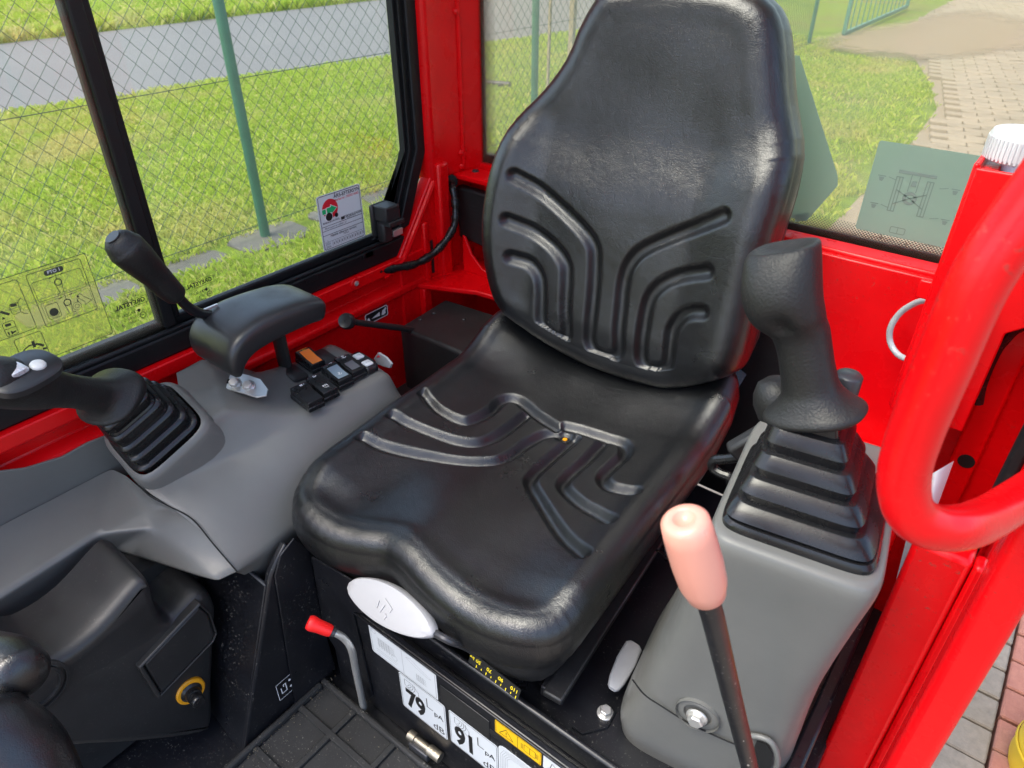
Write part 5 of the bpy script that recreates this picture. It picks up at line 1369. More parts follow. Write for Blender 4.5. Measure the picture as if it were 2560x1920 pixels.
# wrist pad: black moulded cushion on a stalk
wp_ = thing('wrist_pad', AZ(*V(560, 750), 0.56), 'black moulded wrist pad on a stalk beside the right joystick', 'pad')
# pad axes: long axis toward the rear, arched along its length
def pad_pt(px, z): return AZ(*Z4(*px), z)
c0 = np.array([-0.457, 0.118, 0.606])
pu = _u(np.array([0.02, 1.0, 0.0])); pv = np.array([-1.0, 0.02, 0.0])
S_ = []
for t, zz, hw, th in ((-1.08, -0.046, .80, .007), (-1.06, -0.038, .95, .013), (-0.98, -0.018, 1.0, .018), (-0.80, -0.003, 1.02, .021), (-0.5, 0.004, 1.0, .022), (-0.15, 0.006, .98, .022), (0.3, 0.005, .96, .021), (0.70, 0.002, .93, .020), (0.95, -0.004, .88, .018), (1.06, -0.010, .74, .013), (1.10, -0.013, .5, .006)):
    tt = (0.15 if t < -0.7 else 0.0)
    up_ = _u(np.array([0, -0.9 if t < -0.85 else (-0.45 if t < -.6 else (0.35 if t > 0.8 else 0.0)), 1]))
    S_.append(rsq(c0+pu*t*0.086+np.array([0, 0, zz-0.004]), pv, up_, 0.062*hw, th*1.12, 40, 4.6))
S2 = [catmull([S_[i][j] for i in range(len(S_))], 4) for j in range(40)]
part(MB().loft([[S2[j][i] for j in range(40)] for i in range(len(S2[0]))]), 'pad', 'pad_black', wp_, smooth=80)
part(MB().tube([c0+np.array([-0.045, 0.05, -0.01]), c0+np.array([-0.05, 0.055, -0.09]), c0+np.array([-0.055, 0.06, -0.2])], 0.018, 14, flat=0.5), 'stalk', 'black_plastic', wp_)
# implement lever left of the pad
il = thing('implement_lever', AX(*V(450, 670), -0.5), 'black club shaped lever handle rising in front of the side window', 'lever')
P = [AX(*p, x) for p, x in ((V(262, 528), -0.47), (V(285, 548), -0.47), (V(330, 590), -0.48), (V(362, 622), -0.485), (V(383, 640), -0.488))]
Q = [AX(*p, x) for p, x in ((V(383, 640), -0.488), (V(405, 662), -0.492), (V(430, 676), -0.495), (V(460, 682), -0.50), (V(500, 700), -0.52), (V(520, 740), -0.53))]
gp = catmull(P, 8); rr = np.interp(np.linspace(0, 1, len(gp)), [0, .12, .3, .5, .8, .95, 1.0], [.0225, .0255, .0245, .0205, .0180, .0165, .013])
ax = _u(gp[0]-gp[1])
capP = [gp[0]+ax*.0155, gp[0]+ax*.0125, gp[0]+ax*.007]; capR = [.004, .0145, .020]
part(MB().tube(capP+list(gp), capR+list(rr), 28), 'grip', 'grip_rubber', il, smooth=80)
part(MB().lathe([(0.0108, 0), (0.0105, 0.0012), (0.0, 0.0014)], gp[0]+ax*.0148, ax, 24, cap=False), 'grip_cap', 'pad_black', il)
part(MB().tube(catmull(Q, 8), 0.0078, 14), 'rod', 'black_paint', il, smooth=80)
a = AX(*Z4(1060, 540), -0.498); part(MB().obox(a, (0, 1, 0), (1, 0, 0), (0, 0, 1), 0.012, 0.002, 0.002), 'worn_edge', 'zinc', il, bevel=0.0005)
# throttle lever
tl = thing('throttle_lever', AX(*V(850, 705), -0.50), 'short black throttle lever with round knob in front of the red wall', 'lever')
a = AX(*V(750, 694), -0.50); b = AX(*V(862, 708), -0.505); c = AX(*V(900, 715), -0.51)
part(MB().tube([a, b, c], [0.0062, 0.0068, 0.007], 12), 'arm', 'black_plastic', tl, smooth=80)
kn = _u(CAM-a)*0.6+_u(a-b)*0.6
part(MB().lathe([(0.0, -0.016), (0.011, -0.014), (0.0155, -0.006), (0.0160, 0.004), (0.0145, 0.010), (0.0130, 0.0125), (0.0122, 0.0120), (0.0, 0.0122)], a, _u(kn), 28, cap=False), 'knob', 'pad_black', tl, smooth=45)
part(MB().lathe([(0.0018, 0.0122), (0.0016, 0.0128)], a, _u(kn), 10), 'pin', 'hole_black', tl)
# black equipment box behind the console
bb = thing('equipment_box', (-0.42, 0.55, 0.2), 'black box with screwed lid in the rear right corner', 'box')
A0 = AZ(*V(862, 706), 0.40); A1 = AZ(*V(962, 645), 0.40); A2 = AZ(*V(1090, 672), 0.40)
u1 = A1-A0; lid = [A0, A1, A1+np.array([0.28, 0.02, 0]), A0+np.array([0.26, 0.0, 0])]
part(MB().prism(lid, (0, 0, -0.16)), 'body', 'black_plastic', bb, bevel=0.008, bseg=3)
for px in ((908, 690), (937, 676), (1002, 690)):
    part(MB().lathe([(0.0045, 0), (0.0045, 0.001), (0.003, 0.0022)], AZ(*V(*px), 0.4005), (0, 0, 1), 14), 'screw', 'dark_steel', bb)
part(MB().box((-0.42, 0.34, 0.20), (-0.30, 0.52, 0.27)), 'lower_cover', 'black_plastic', bb, bevel=0.01)
# dark gap filler below the seat side
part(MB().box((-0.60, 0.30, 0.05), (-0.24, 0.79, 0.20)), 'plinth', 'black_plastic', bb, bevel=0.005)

# ================================================================== BLACK FRONT MOULDING (bottom left)
dm = thing('front_moulding', (-0.36, -0.3, 0), 'black plastic footwell moulding with storage pocket and yellow ringed socket', 'panel')
DX = -0.325
def dz(px): p = AX(*Z7(*px), DX); return (p[1], p[2])
outl_ = [dz(p) for p in ((1250, 700), (1262, 760), (1255, 900), (1240, 1200), (1235, 1400), (1150, 1480), (800, 1530), (380, 1560), (-300, 1640), (-300, 1100), (170, 1070), (330, 1030), (560, 860), (790, 600), (850, 580), (890, 620), (930, 760), (985, 800), (1040, 760), (1150, 655), (1215, 650))]
outl_ = [(p[0], p[1]) for p in catmull([np.array([a_, b_, 0.0]) for a_, b_ in outl_], 4, True)]
O_ = np.array(outl_)
ar_ = sum(O_[i][0]*O_[(i+1) % len(O_)][1]-O_[(i+1) % len(O_)][0]*O_[i][1] for i in range(len(O_)))
def moff(d):
    P = O_ if ar_ > 0 else O_[::-1]
    A = np.roll(P, 3, 0); B = np.roll(P, -3, 0); T_ = B-A; T_ /= np.linalg.norm(T_, axis=1)[:, None]
    return P+np.stack([-T_[:, 1], T_[:, 0]], 1)*d
part(MB().loft([[np.array([DX-x_, y, z]) for y, z in moff(d_)] for x_, d_ in ((0.115, -0.004), (0.03, 0.0), (0.016, 0.0012), (0.007, 0.0045), (0.002, 0.009), (0.0, 0.015))]), 'body', 'black_plastic', dm, smooth=60)
part(MB().box((-0.598, -0.74, 0.0), (-0.41, 0.30, 0.315)), 'liner', 'black_plastic', dm, smooth=0)
# pocket with framed rim and lid
pk = [AX(*Z7(*p), DX+0.010) for p in ((820, 1072), (1150, 722), (1205, 770), (1244, 885), (1225, 930), (925, 1242))]
pc_ = sum(pk)/len(pk)
ringo = [pc_+(p-pc_)*1.07 for p in pk]
part(MB().loft([[p-np.array([0.014, 0, 0]) for p in ringo], ringo, [pc_+(p-pc_)*1.0+np.array([0.002, 0, 0]) for p in pk], [pc_+(p-pc_)*0.965-np.array([0.004, 0, 0]) for p in pk]], cap=False), 'pocket_rim', 'black_plastic', dm, smooth=30, bevel=0.0015)
part(MB().prism([pc_+(p-pc_)*0.955 for p in pk], (-0.008, 0, 0)), 'pocket_lid', 'black_plastic', dm, bevel=0.003)
sc_ = AX(*Z7(1095, 1212), DX+0.002)
so = np.array([0.85, -0.1, 0.1])
part(MB().lathe([(0.0225, -0.004), (0.0225, 0.003), (0.0205, 0.005), (0.0165, 0.005), (0.0165, -0.002)], sc_, so, 36, cap=False), 'socket_ring', 'yellow_ring', dm, smooth=40)
part(MB().lathe([(0.0165, -0.002), (0.0165, 0.006), (0.0125, 0.009), (0.0115, 0.018), (0.0085, 0.019), (0.0085, 0.024), (0.0105, 0.025), (0.0105, 0.031), (0.0085, 0.034), (0, 0.0345)], sc_, so, 32, cap=False), 'socket_plug', 'black_rubber', dm, smooth=35)
for rr_ in (0.030, 0.038):
    c = AX(*Z7(210, 1200), DX+0.001); part(MB().lathe([(rr_, -0.004), (rr_+.001, 0.003), (rr_-.003, 0.004), (rr_-.004, -0.004)], c, (1, 0, 0), 32, cap=False), 'ring_rib', 'black_plastic', dm, smooth=40)
# travel lever grip, bottom-left corner, near the lens
tv = thing('travel_lever', AZ(*V(-20, 1700), 0.3), 'black leathery travel lever grip at the bottom left corner', 'lever')
P = [AZ(*p, z) for p, z in ((V(-90, 1425), .50), (V(-40, 1428), .505), (V(10, 1438), .51), (V(40, 1452), .513), (V(62, 1470), .515))]
g_ = catmull(P, 6); rr = list(np.interp(np.linspace(0, 1, len(g_)), [0, .6, .85, .95, 1], [.031, .031, .027, .020, .008]))
part(MB().tube(g_, rr, 28), 'crossbar_grip', 'leather', tv, smooth=80)
P = [AZ(*p, z) for p, z in ((V(-60, 1560), .50), (V(-20, 1590), .49), (V(30, 1650), .46), (V(70, 1760), .42), (V(90, 1900), .36))]
g_ = catmull(P, 6); rr = list(np.interp(np.linspace(0, 1, len(g_)), [0, .15, .5, 1], [.026, .040, .048, .050]))
part(MB().tube(g_, rr, 32), 'lever_body', 'leather', tv, smooth=80)

# ================================================================== LEFT CONSOLE (image right)
lc = thing('left_console', (0.39, 0.2, 0.2), 'grey moulded left hand console carrying a joystick beside the door', 'console')
ra = R(9); lu = np.array([math.cos(ra), math.sin(ra), 0]); lv_ = np.array([-math.sin(ra), math.cos(ra), 0]); lz = np.array([0, 0, 1.0])
LO = np.array([0.345, 0.082, 0.0])
# front profile (u,z) lofted rearwards (v)
def lsec(z, u0, u1, v0, v1, ex=5.5): 
    c = LO+lu*(u0+u1)/2+lv_*(v0+v1)/2+lz*z; return rsq(c, lu, lv_, (u1-u0)/2, (v1-v0)/2, 56, ex)
LT = 0.645
secs = [lsec(0.213, -0.083, 0.135, 0.004, 0.24), lsec(0.25, -0.085, 0.135, 0.0, 0.24), lsec(0.33, -0.066, 0.133, -0.002, 0.24), lsec(0.45, -0.040, 0.133, -0.006, 0.24), lsec(0.56, -0.022, 0.141, -0.010, 0.235, 7), lsec(LT-0.022, -0.016, 0.147, -0.014, 0.23, 8), lsec(LT-0.005, -0.013, 0.146, -0.012, 0.225, 8), lsec(LT, -0.008, 0.141, -0.007, 0.218, 8), lsec(LT+0.001, -0.002, 0.134, 0.000, 0.213, 8)]
S2 = [catmull([secs[i][j] for i in range(len(secs))], 4) for j in range(56)]
part(MB().loft([[S2[j][i] for j in range(56)] for i in range(len(S2[0]))]), 'shell', 'grey_plastic', lc, smooth=50)
# seam line between upper and lower moulding
A = [AY(*Z9(*p), 0.0) for p in ()]
sm_px = [(345, 915), (400, 985), (480, 1040), (600, 1115), (700, 1165), (800, 1210), (880, 1240)]
def on_front(px): return AP(*Z9(*px), LO-lv_*0.0065, lv_)
part(MB().tube(catmull([on_front(p)+lv_*0.0005 for p in sm_px], 5), 0.0011, 6), 'seam', 'hole_black', lc)
c = on_front((655, 1085))
part(MB().lathe([(0.026, 0.004), (0.026, -0.001), (0.022, 0.0015), (0.017, 0.0015), (0.016, -0.001)], c+lv_*0.002, -lv_, 32, cap=False), 'bolt_recess', 'grey_plastic', lc, smooth=40)
hexbolt('cover_bolt', c-lv_*0.001, -lv_, 0.0088, 0.011, lc)
h_ = [on_front(p)-lv_*0.002 for p in ((940, 1200), (985, 1215), (1015, 1260), (1015, 1310), (985, 1370), (930, 1400), (900, 1300))]
part(MB().prism(h_, lv_*0.001), 'lever_opening', 'hole_black', lc, smooth=0)
hr = [on_front(p)-lv_*0.0015 for p in ((900, 1175), (950, 1180), (1005, 1205), (1035, 1260), (1035, 1320), (1000, 1400))]
part(MB().tube(catmull(hr, 5), 0.0035, 8), 'opening_rim', 'grey_plastic', lc, smooth=80)
# joystick with boot
jl = thing('left_joystick', LO+lu*0.065+lv_*0.09+lz*LT, 'black bulbous joystick in stepped rubber boot on the left console', 'joystick')
jb = LO+lu*0.066+lv_*0.076+lz*(LT+0.004)
sk = AY(*Z6(830, 1060), 0.165); jt = AY(*Z6(700, 210), 0.170)
part(MB().loft([rsq(jb+lz*h, lu, lv_, 0.070*s_, 0.071*s_, 48, 8) for s_, h in ((1.03, -0.006), (1.03, 0.002), (0.99, 0.006))]), 'boot_flange', 'black_rubber', jl, smooth=40)
tiers = []
for i, s in enumerate((0.98, 0.815, 0.665, 0.53)):
    h = i*0.25
    tiers += [(s*0.93, h-0.01 if i else -0.05), (s*0.985, h+0.085), (s, h+0.095), (s*0.985, h+0.11), (s*0.86, h+0.225), (s*0.835, h+0.23)]
tiers += [(0.38, 1.0), (0.36, 1.1)]
bellows('boot', jb, lu, lv_, lz, 0.0705, tiers, sk+np.array([0.0, 0.0, -0.006]), jl, ex=9)
ja = _u(jt-sk); ju = _u(np.cross(ja, (0, 1, 0))); ju = ju if ju[0] > 0 else -ju; jv = np.cross(ja, ju); jv = jv if jv[1] > 0 else -jv
JL = np.linalg.norm(jt-sk)
def js(t, ru, rv, du=0, dv=0, ex=2.4):
    k_ = 0.92 if t > 0.15 else 1.0
    return rsq(sk+ja*JL*t+ju*du+jv*dv, ju, jv, ru*k_, rv*k_, 44, ex)
S_ = [js(-0.05, .030, .024), js(-0.035, .041, .033), js(-0.01, .0455, .037), js(0.02, .045, .036), js(0.06, .038, .032), js(0.11, .0305, .028), js(0.18, .0268, .0265), js(0.32, .0250, .0258), js(0.45, .0250, .0258), js(0.54, .0262, .0270, -.001, -.001), js(0.60, .0290, .0300, -.004, -.005), js(0.66, .0325, .0335, -.006, -.009), js(0.75, .0350, .0355, -.008, -.011), js(0.85, .0358, .0360, -.008, -.010, 2.5), js(0.94, .0352, .0345, -.007, -.007, 2.6), js(1.02, .0340, .0310, -.006, -.003, 2.7), js(1.06, .0322, .0285, -.005, .000, 2.7), js(1.072, .0295, .0260, -.005, .001, 2.7), js(1.066, .0240, .0210, -.005, .001, 2.5), js(1.045, .0150, .0130, -.005, .001, 2.3), js(1.035, .0060, .0050, -.005, .001, 2.2)]
S2 = [catmull([S_[i][j] for i in range(len(S_))], 4) for j in range(44)]
# thumb dish and finger facets
pts_ = [[S2[j][i] for j in range(44)] for i in range(len(S2[0]))]
dish = AY(*Z6(690, 400), 0.10)
dcs = [(sk+ja*JL*0.66-jv*0.036+ju*(-0.004), 0.014, 0.010), (sk+ja*JL*0.80-ju*0.045, 0.02, 0.003)]
for row in pts_:
    for j_ in range(44):
        for dc, rad, dep in dcs:
            q = np.linalg.norm(row[j_]-dc)
            if q < rad*2: 
                ctr = sk+ja*((row[j_]-sk)@ja); row[j_] = row[j_]+_u(ctr-row[j_]+1e-9)*dep*math.exp(-(q/rad)**2*1.6)
part(MB().loft(pts_), 'grip', 'grip_rubber', jl, smooth=80)
c = AY(*Z6(590, 940), 0.185); part(MB().lathe([(0.018, -0.022), (0.023, -0.008), (0.023, 0.004), (0.019, 0.015), (0.010, 0.021), (0.0, 0.022)], c+np.array([0.008, 0, -0.006]), (-0.25, 0.2, 0.9), 24, cap=False), 'skirt_lobe', 'grip_rubber', jl, smooth=80)
c = AY(*Z6(1020, 875), 0.22); sc2 = part(MB().lathe([(0.013, -0.02), (0.013, 0.003), (0.011, 0.005), (0.0, 0.0055)], c, (0, 0, 1), 24, cap=False), 'worn_cap', 'dark_steel', jl, smooth=45)
# pink topped lever
pl_ = thing('pink_lever', (0.46, 0.05, 0.2), 'black rod lever with faded pink knob in front of the left console', 'lever')
k0 = AY(*Z9(590, 140), -0.115); k1 = AY(*Z9(700, 515), -0.100); k2 = AY(*Z9(905, 1335), 0.000)
ax = _u(k1-k0); KL = np.linalg.norm(k1-k0)
part(MB().tube([k1-ax*0.02, k1+ax*0.02, (k1+k2)/2, k2, k2+(k2-k1)*0.55], [0.0084]*5, 18), 'rod', 'black_paint', pl_, smooth=80)
part(MB().lathe([(0.0, KL*0.06), (0.0055, KL*0.05), (0.0068, KL*0.012), (0.0083, 0.0), (0.0128, 0.0012), (0.0156, KL*0.05), (0.0166, KL*0.2), (0.0172, KL*0.55), (0.0164, KL*0.8), (0.0134, KL*0.97), (0.0112, KL*1.0), (0.007, KL*1.0)], k0, ax, 36, cap=False), 'knob', 'pink_knob', pl_, smooth=60)
mb = MB()
fr_ = frame_from(ax)
for t, s_, l in ((0.06, 0.1, .004), (0.15, -0.35, .0018), (0.19, 0.25, .0018), (0.26, -0.2, .0015), (0.31, 0.3, .0012), (0.72, 0.05, .0016), (0.85, 0.3, .0014), (0.9, -0.1, .003), (0.88, 0.42, .0012)):
    c = k1+(k2-k1)*t; d_ = _u(CAM-c); r_ = _u(k2-k1); d_ = _u(d_-r_*(d_@r_)); q_ = np.cross(d_, r_)
    d2 = _u(d_+q_*s_); c = c+d2*0.0085; q2 = np.cross(d2, r_)
    mb.add([c-r_*l, c+q2*l*.5, c+r_*l, c-q2*l*.5], [(0, 1, 2, 3)])
part(mb, 'paint_chips', 'zinc', pl_, smooth=0)

# ================================================================== STICKERS
def wallrect(zf, tl, tr, br, bl, X):
    P = [AX(*zf(*p), X) for p in (tl, tr, br, bl)]
    ys_ = [(P[0][1]+P[3][1])/2, (P[1][1]+P[2][1])/2]; zs = [(P[2][2]+P[3][2])/2, (P[0][2]+P[1][2])/2]
    return ys_, zs
# speed label (tortoise to hare wedge)
sp = thing('speed_label', (-0.597, 0.4, 0.44), 'small black label with white wedge and animals on the red side wall', 'label')
ys_, zs = wallrect(ZB, (1100, 435), (1355, 275), (1385, 390), (1120, 560), -0.596)
W_, H_ = ys_[1]-ys_[0], zs[1]-zs[0]
D = Decal((-0.5965, sum(ys_)/2, sum(zs)/2), (0, 1, 0), (0, 0, 1))
mb = MB(); D.rrect(mb, -W_/2, -H_/2, W_/2, H_/2, 0.004, 0, 0.0003); part(mb, 'backing', 'ink_white', sp, smooth=0)
mb = MB(); D.rrect(mb, -W_/2+.0022, -H_/2+.0022, W_/2-.0022, H_/2-.0022, 0.003, 0.0003, 0.0006); part(mb, 'field', 'ink_black', sp, smooth=0)
mb = MB()
D.poly(mb, [(-W_*.24, -H_*.12), (W_*.13, H_*.16), (W_*.13, -H_*.20)], .0006, .0009)
D.poly(mb, [(W_*.22, -H_*.05), (W_*.26, H_*.16), (W_*.36, H_*.24), (W_*.41, H_*.36), (W_*.43, H_*.18), (W_*.38, H_*.02), (W_*.39, -H_*.18), (W_*.30, -H_*.28), (W_*.20, -H_*.22)], .0006, .0009)
D.poly(mb, [(-W_*.43, -H_*.28), (-W_*.42, -H_*.02), (-W_*.36, H_*.10), (-W_*.32, -H_*.06), (-W_*.30, -H_*.30), (-W_*.36, -H_*.22)], .0006, .0009)
part(mb, 'pictogram', 'ink_white', sp, smooth=0)
# inspection sticker on the rear pane of the side window
GXi = -0.6292
ys_, zs = wallrect(Z1, (1585, 995), (1805, 920), (1840, 1185), (1630, 1265), GXi)
W_, H_ = ys_[1]-ys_[0], zs[1]-zs[0]
ins = thing('inspection_sticker', (GXi, sum(ys_)/2, zs[0]), 'white inspection sticker with red disc and green arrow on the side window', 'sticker')
D = Decal((GXi, sum(ys_)/2, sum(zs)/2), (0, 1, 0), (0, 0, 1))
X_ = lambda f: -W_/2+W_*f
Y_ = lambda f: H_/2-H_*f
mb = MB(); D.rrect(mb, -W_/2, -H_/2, W_/2, H_/2, 0.005, 0, 0.0003); part(mb, 'backing', 'sticker_white', ins, smooth=0)
h0, h1 = 0.0003, 0.0005
mb = MB(); D.rline(mb, X_(.03), Y_(.98), X_(.97), Y_(.02), 0.004, 0.0012, h0, h1)
for f in (0.56, 0.64, 0.72): D.line(mb, [(X_(.03), Y_(f)), (X_(.97), Y_(f))], 0.001, h0, h1)
for i in range(12): D.line(mb, [(X_(.22+.063*i), Y_(.85)), (X_(.22+.063*i), Y_(.95))], 0.0005, h0, h1)
D.line(mb, [(X_(.05), Y_(.85)), (X_(.95), Y_(.85))], 0.0005, h0, h1)
part(mb, 'border', 'ink_black', ins, smooth=0)
mb = MB()
D.text(mb, 'ÅRS-EFTERSYN', X_(.68), Y_(.085), W_*.092, h1, bold=0.0002)
part(mb, 'title', 'ink_black', ins, smooth=0); mb = MB()
D.text(mb, 'MASKINKONTROL', X_(.26), Y_(.50), W_*.046, h1, bold=0.0001)
D.text(mb, 'TEKNOLOGISK', X_(.76), Y_(.505), W_*.062, h1, bold=0.00015); D.text(mb, 'INSTITUT', X_(.72), Y_(.54), W_*.05, h1)
D.text(mb, 'Eftersynet er udført af', X_(.34), Y_(.60), W_*.055, h1)
D.text(mb, 'Næste eftersyn senest', X_(.5), Y_(.755), W_*.068, h1, bold=0.0001)
D.text(mb, 'Måned', X_(.55), Y_(.80), W_*.045, h1)
D.text(mb, 'L', X_(.12), Y_(.83), W_*.05, h1); D.text(mb, '2025', X_(.12), Y_(.885), W_*.055, h1); D.text(mb, '2026', X_(.12), Y_(.94), W_*.055, h1)
for i in range(12): D.line(mb, [(X_(.25+.063*i), Y_(.93)), (X_(.25+.063*i), Y_(.88))], 0.0016, h0, h1)
part(mb, 'small_print', 'ink_black', ins, smooth=0); mb = MB()
D.poly(mb, [(X_(.48), Y_(.485)), (X_(.56), Y_(.485)), (X_(.56), Y_(.54)), (X_(.48), Y_(.54))], h0, h1)
D.disc(mb, X_(.22), Y_(.405), W_*.075, h1+.0004, h1+.0006); D.disc(mb, X_(.385), Y_(.415), W_*.04, h1+.0004, h1+.0006)
part(mb, 'symbol', 'ink_black', ins, smooth=0)
mb = MB(); D.text(mb, 'Mærkat nr.: 2025214382', X_(.66), Y_(.155), W_*.058, h1, bold=0.00008); D.disc(mb, X_(.27), Y_(.27), W_*.175, h0, h1, 36); part(mb, 'red_print', 'ink_red', ins, smooth=0)
ar = [(.13, .255), (.21, .255), (.21, .215), (.30, .27), (.30, .29), (.21, .345), (.21, .31), (.13, .31)]
ar = [(.10, .25), (.20, .25), (.20, .33), (.10, .33)]
mb = MB(); D.poly(mb, [(X_(.075), Y_(.245)), (X_(.175), Y_(.245)), (X_(.175), Y_(.345)), (X_(.075), Y_(.345))], h1, h1+.0002)
D.poly(mb, [(X_(.18), Y_(.235)), (X_(.28), Y_(.235)), (X_(.28), Y_(.195)), (X_(.43), Y_(.285)), (X_(.28), Y_(.375)), (X_(.28), Y_(.345)), (X_(.18), Y_(.345))], h1, h1+.0002); D.disc(mb, X_(.22), Y_(.405), W_*.085, h1, h1+.0003); part(mb, 'arrow_edge', 'ink_white', ins, smooth=0)
mb = MB(); D.poly(mb, [(X_(.085), Y_(.252)), (X_(.165), Y_(.252)), (X_(.165), Y_(.338)), (X_(.085), Y_(.338))], h1+.0002, h1+.0004)
D.poly(mb, [(X_(.19), Y_(.243)), (X_(.29), Y_(.243)), (X_(.29), Y_(.210)), (X_(.415), Y_(.285)), (X_(.29), Y_(.36)), (X_(.29), Y_(.336)), (X_(.19), Y_(.336))], h1+.0002, h1+.0004); part(mb, 'arrow', 'ink_green', ins, smooth=0)
# clear operating-instruction film on the front pane
GXf = GX+0.0026
TR_ = AX(*ZJ(1150, 75), GXf); BR_ = AX(*ZJ(1580, 1165), GXf)
yR = (TR_[1]+BR_[1])/2; zT = TR_[2]; zB = BR_[2]
ps = thing('instruction_film', (GXf, yR-0.1, zB), 'clear yellowish instruction film with black PTO diagrams on the side window', 'sticker')
D = Decal((GXf, yR, zB), (0, 1, 0), (0, 0, 1))          # origin: lower right corner
Hs = zT-zB; Ws = 0.26
def on(px):
    p = AX(*ZJ(*px), GXf); return (p[1]-yR, p[2]-zB)
mb = MB(); D.rrect(mb, -Ws, 0, 0, Hs, 0.004, 0, 0.0003); part(mb, 'film', 'clear_film', ps, smooth=0)
h0, h1 = 0.0003, 0.0005
mb = MB(); lw = 0.0009
D.rline(mb, -Ws, 0, 0, Hs, 0.004, lw, h0, h1)
def box_px(a, b, c, d, r=0.003, w=lw, dash=False):
    q = [on(p) for p in (a, b, c, d)]
    x0 = (q[0][0]+q[3][0])/2; x1 = (q[1][0]+q[2][0])/2; y1 = (q[0][1]+q[1][1])/2; y0 = (q[2][1]+q[3][1])/2
    if dash:
        n = 26
        for i in range(n):
            D.line(mb, [(x0+(x1-x0)*i/n, y0), (x0+(x1-x0)*(i+.5)/n, y0)], w, h0, h1); D.line(mb, [(x0+(x1-x0)*i/n, y1), (x0+(x1-x0)*(i+.5)/n, y1)], w, h0, h1)
        for i in range(12):
            D.line(mb, [(x0, y0+(y1-y0)*i/12), (x0, y0+(y1-y0)*(i+.5)/12)], w, h0, h1); D.line(mb, [(x1, y0+(y1-y0)*i/12), (x1, y0+(y1-y0)*(i+.5)/12)], w, h0, h1)
    else: D.rline(mb, x0, y0, x1, y1, r, w, h0, h1)
    return x0, y0, x1, y1
box_px((335, 390), (1080, 140), (1365, 830), (660, 1095))
box_px((420, 495), (1100, 270), (1200, 520), (550, 755), w=0.0007)
box_px((560, 780), (1215, 550), (1320, 800), (670, 1045), w=0.0008, dash=True)
box_px((605, 805), (780, 745), (860, 930), (690, 995), w=0.0007)
box_px((-420, 640), (210, 430), (520, 1090), (-110, 1330))
box_px((20, 1050), (180, 995), (262, 1170), (105, 1235), w=0.0008)
box_px((200, 1275), (545, 1140), (715, 1500), (330, 1640))
box_px((115, 790), (235, 745), (295, 880), (175, 925), w=0.0007)
def at_(px): return on(px)
x, y = at_((745, 885)); D.disc(mb, x, y, 0.0062, h0, h1); D.ring(mb, x, y, 0.0078, 0.0006, h0, h1, 200, 340)
for px in ((800, 470), (930, 750)):
    x, y = at_(px); D.ring(mb, x, y, 0.0048, 0.0015, h0, h1); D.line(mb, [(x, y+.004), (x, y+.013)], 0.0009, h0, h1)
    D.line(mb, [(x-.0045, y-.003), (x-.0025, y-.016), (x-.007, y-.018), (x+.007, y-.018), (x+.0025, y-.016), (x+.0045, y-.003)], 0.0008, h0, h1); D.line(mb, [(x-.010, y+.009), (x-.005, y+.010)], .0013, h0, h1); D.line(mb, [(x+.006, y+.010), (x+.011, y+.011)], .0013, h0, h1)
q = [at_(p) for p in ((1060, 660), (1100, 630), (1180, 680), (1265, 715), (1180, 780), (1170, 735), (1080, 690))]; D.line(mb, q, 0.0007, h0, h1, True)
x, y = at_((1075, 670)); D.disc(mb, x, y, 0.0016, h0, h1); x, y = at_((1070, 720)); D.poly(mb, [(x-.0012, y-.003), (x+.0012, y-.003), (x, y+.004)], h0, h1); x, y = at_((1065, 800)); D.ring(mb, x, y, 0.006, 0.0006, h0, h1); D.ring(mb, x, y, 0.003, 0.0006, h0, h1)
q = [at_(p) for p in ((305, 1450), (350, 1390), (400, 1350), (450, 1335))]; D.line(mb, q, 0.0018, h0, h1)
q = [at_(p) for p in ((490, 1325), (550, 1330), (605, 1350))]; D.line(mb, q, 0.0034, h0, h1); x, y = at_((465, 1328)); D.poly(mb, [(x-.002, y-.005), (x+.002, y-.005), (x+.002, y+.005), (x-.002, y+.005)], h0, h1)
q = [at_(p) for p in ((590, 1390), (645, 1380))]; D.line(mb, q, 0.003, h0, h1); q = [at_(p) for p in ((310, 1450), (370, 1425))]; D.line(mb, q, 0.0025, h0, h1)
q = [at_(p) for p in ((140, 800), (230, 780))]; D.line(mb, q, 0.004, h0, h1); q = [at_(p) for p in ((70, 1075), (150, 1050))]; D.line(mb, q, 0.004, h0, h1)
q = [at_(p) for p in ((60, 1135), (220, 1080))]; D.line(mb, q, 0.0009, h0, h1); q = [at_(p) for p in ((110, 1160), (130, 1205))]; D.line(mb, q, 0.0018, h0, h1); q = [at_(p) for p in ((150, 1150), (175, 1170), (220, 1145))]; D.line(mb, q, 0.0022, h0, h1); q = [at_(p) for p in ((175, 1170), (165, 1190))]; D.line(mb, q, 0.0018, h0, h1)
q = [at_(p) for p in ((0, 880), (60, 900), (130, 915))]; D.line(mb, q, 0.0035, h0, h1); x, y = at_((52, 985)); D.poly(mb, [(x-.0022, y), (x+.0022, y), (x, y+.004)], h0, h1)
q = [at_(p) for p in ((240, 760), (250, 720), (290, 690))]; D.line(mb, q, 0.0009, h0, h1); q = [at_(p) for p in ((290, 880), (340, 905), (385, 905))]; D.line(mb, q, 0.0009, h0, h1)
x, y = at_((1420, 1200)); D.text(mb, '172B25-01211', x, y, 0.0042, h1)
x0, y0 = at_((740, 315)); D.rrect(mb, x0-.0135, y0-.0042, x0+.0135, y0+.0042, 0.0040, h0, h1)
part(mb, 'print', 'ink_soft', ps, smooth=0)
mb = MB(); D.text(mb, 'PTO 1', x0, y0, 0.0068, h1+.0002, bold=0.0001); part(mb, 'heading', 'ink_yellow' if False else 'ink_white', ps, smooth=0)
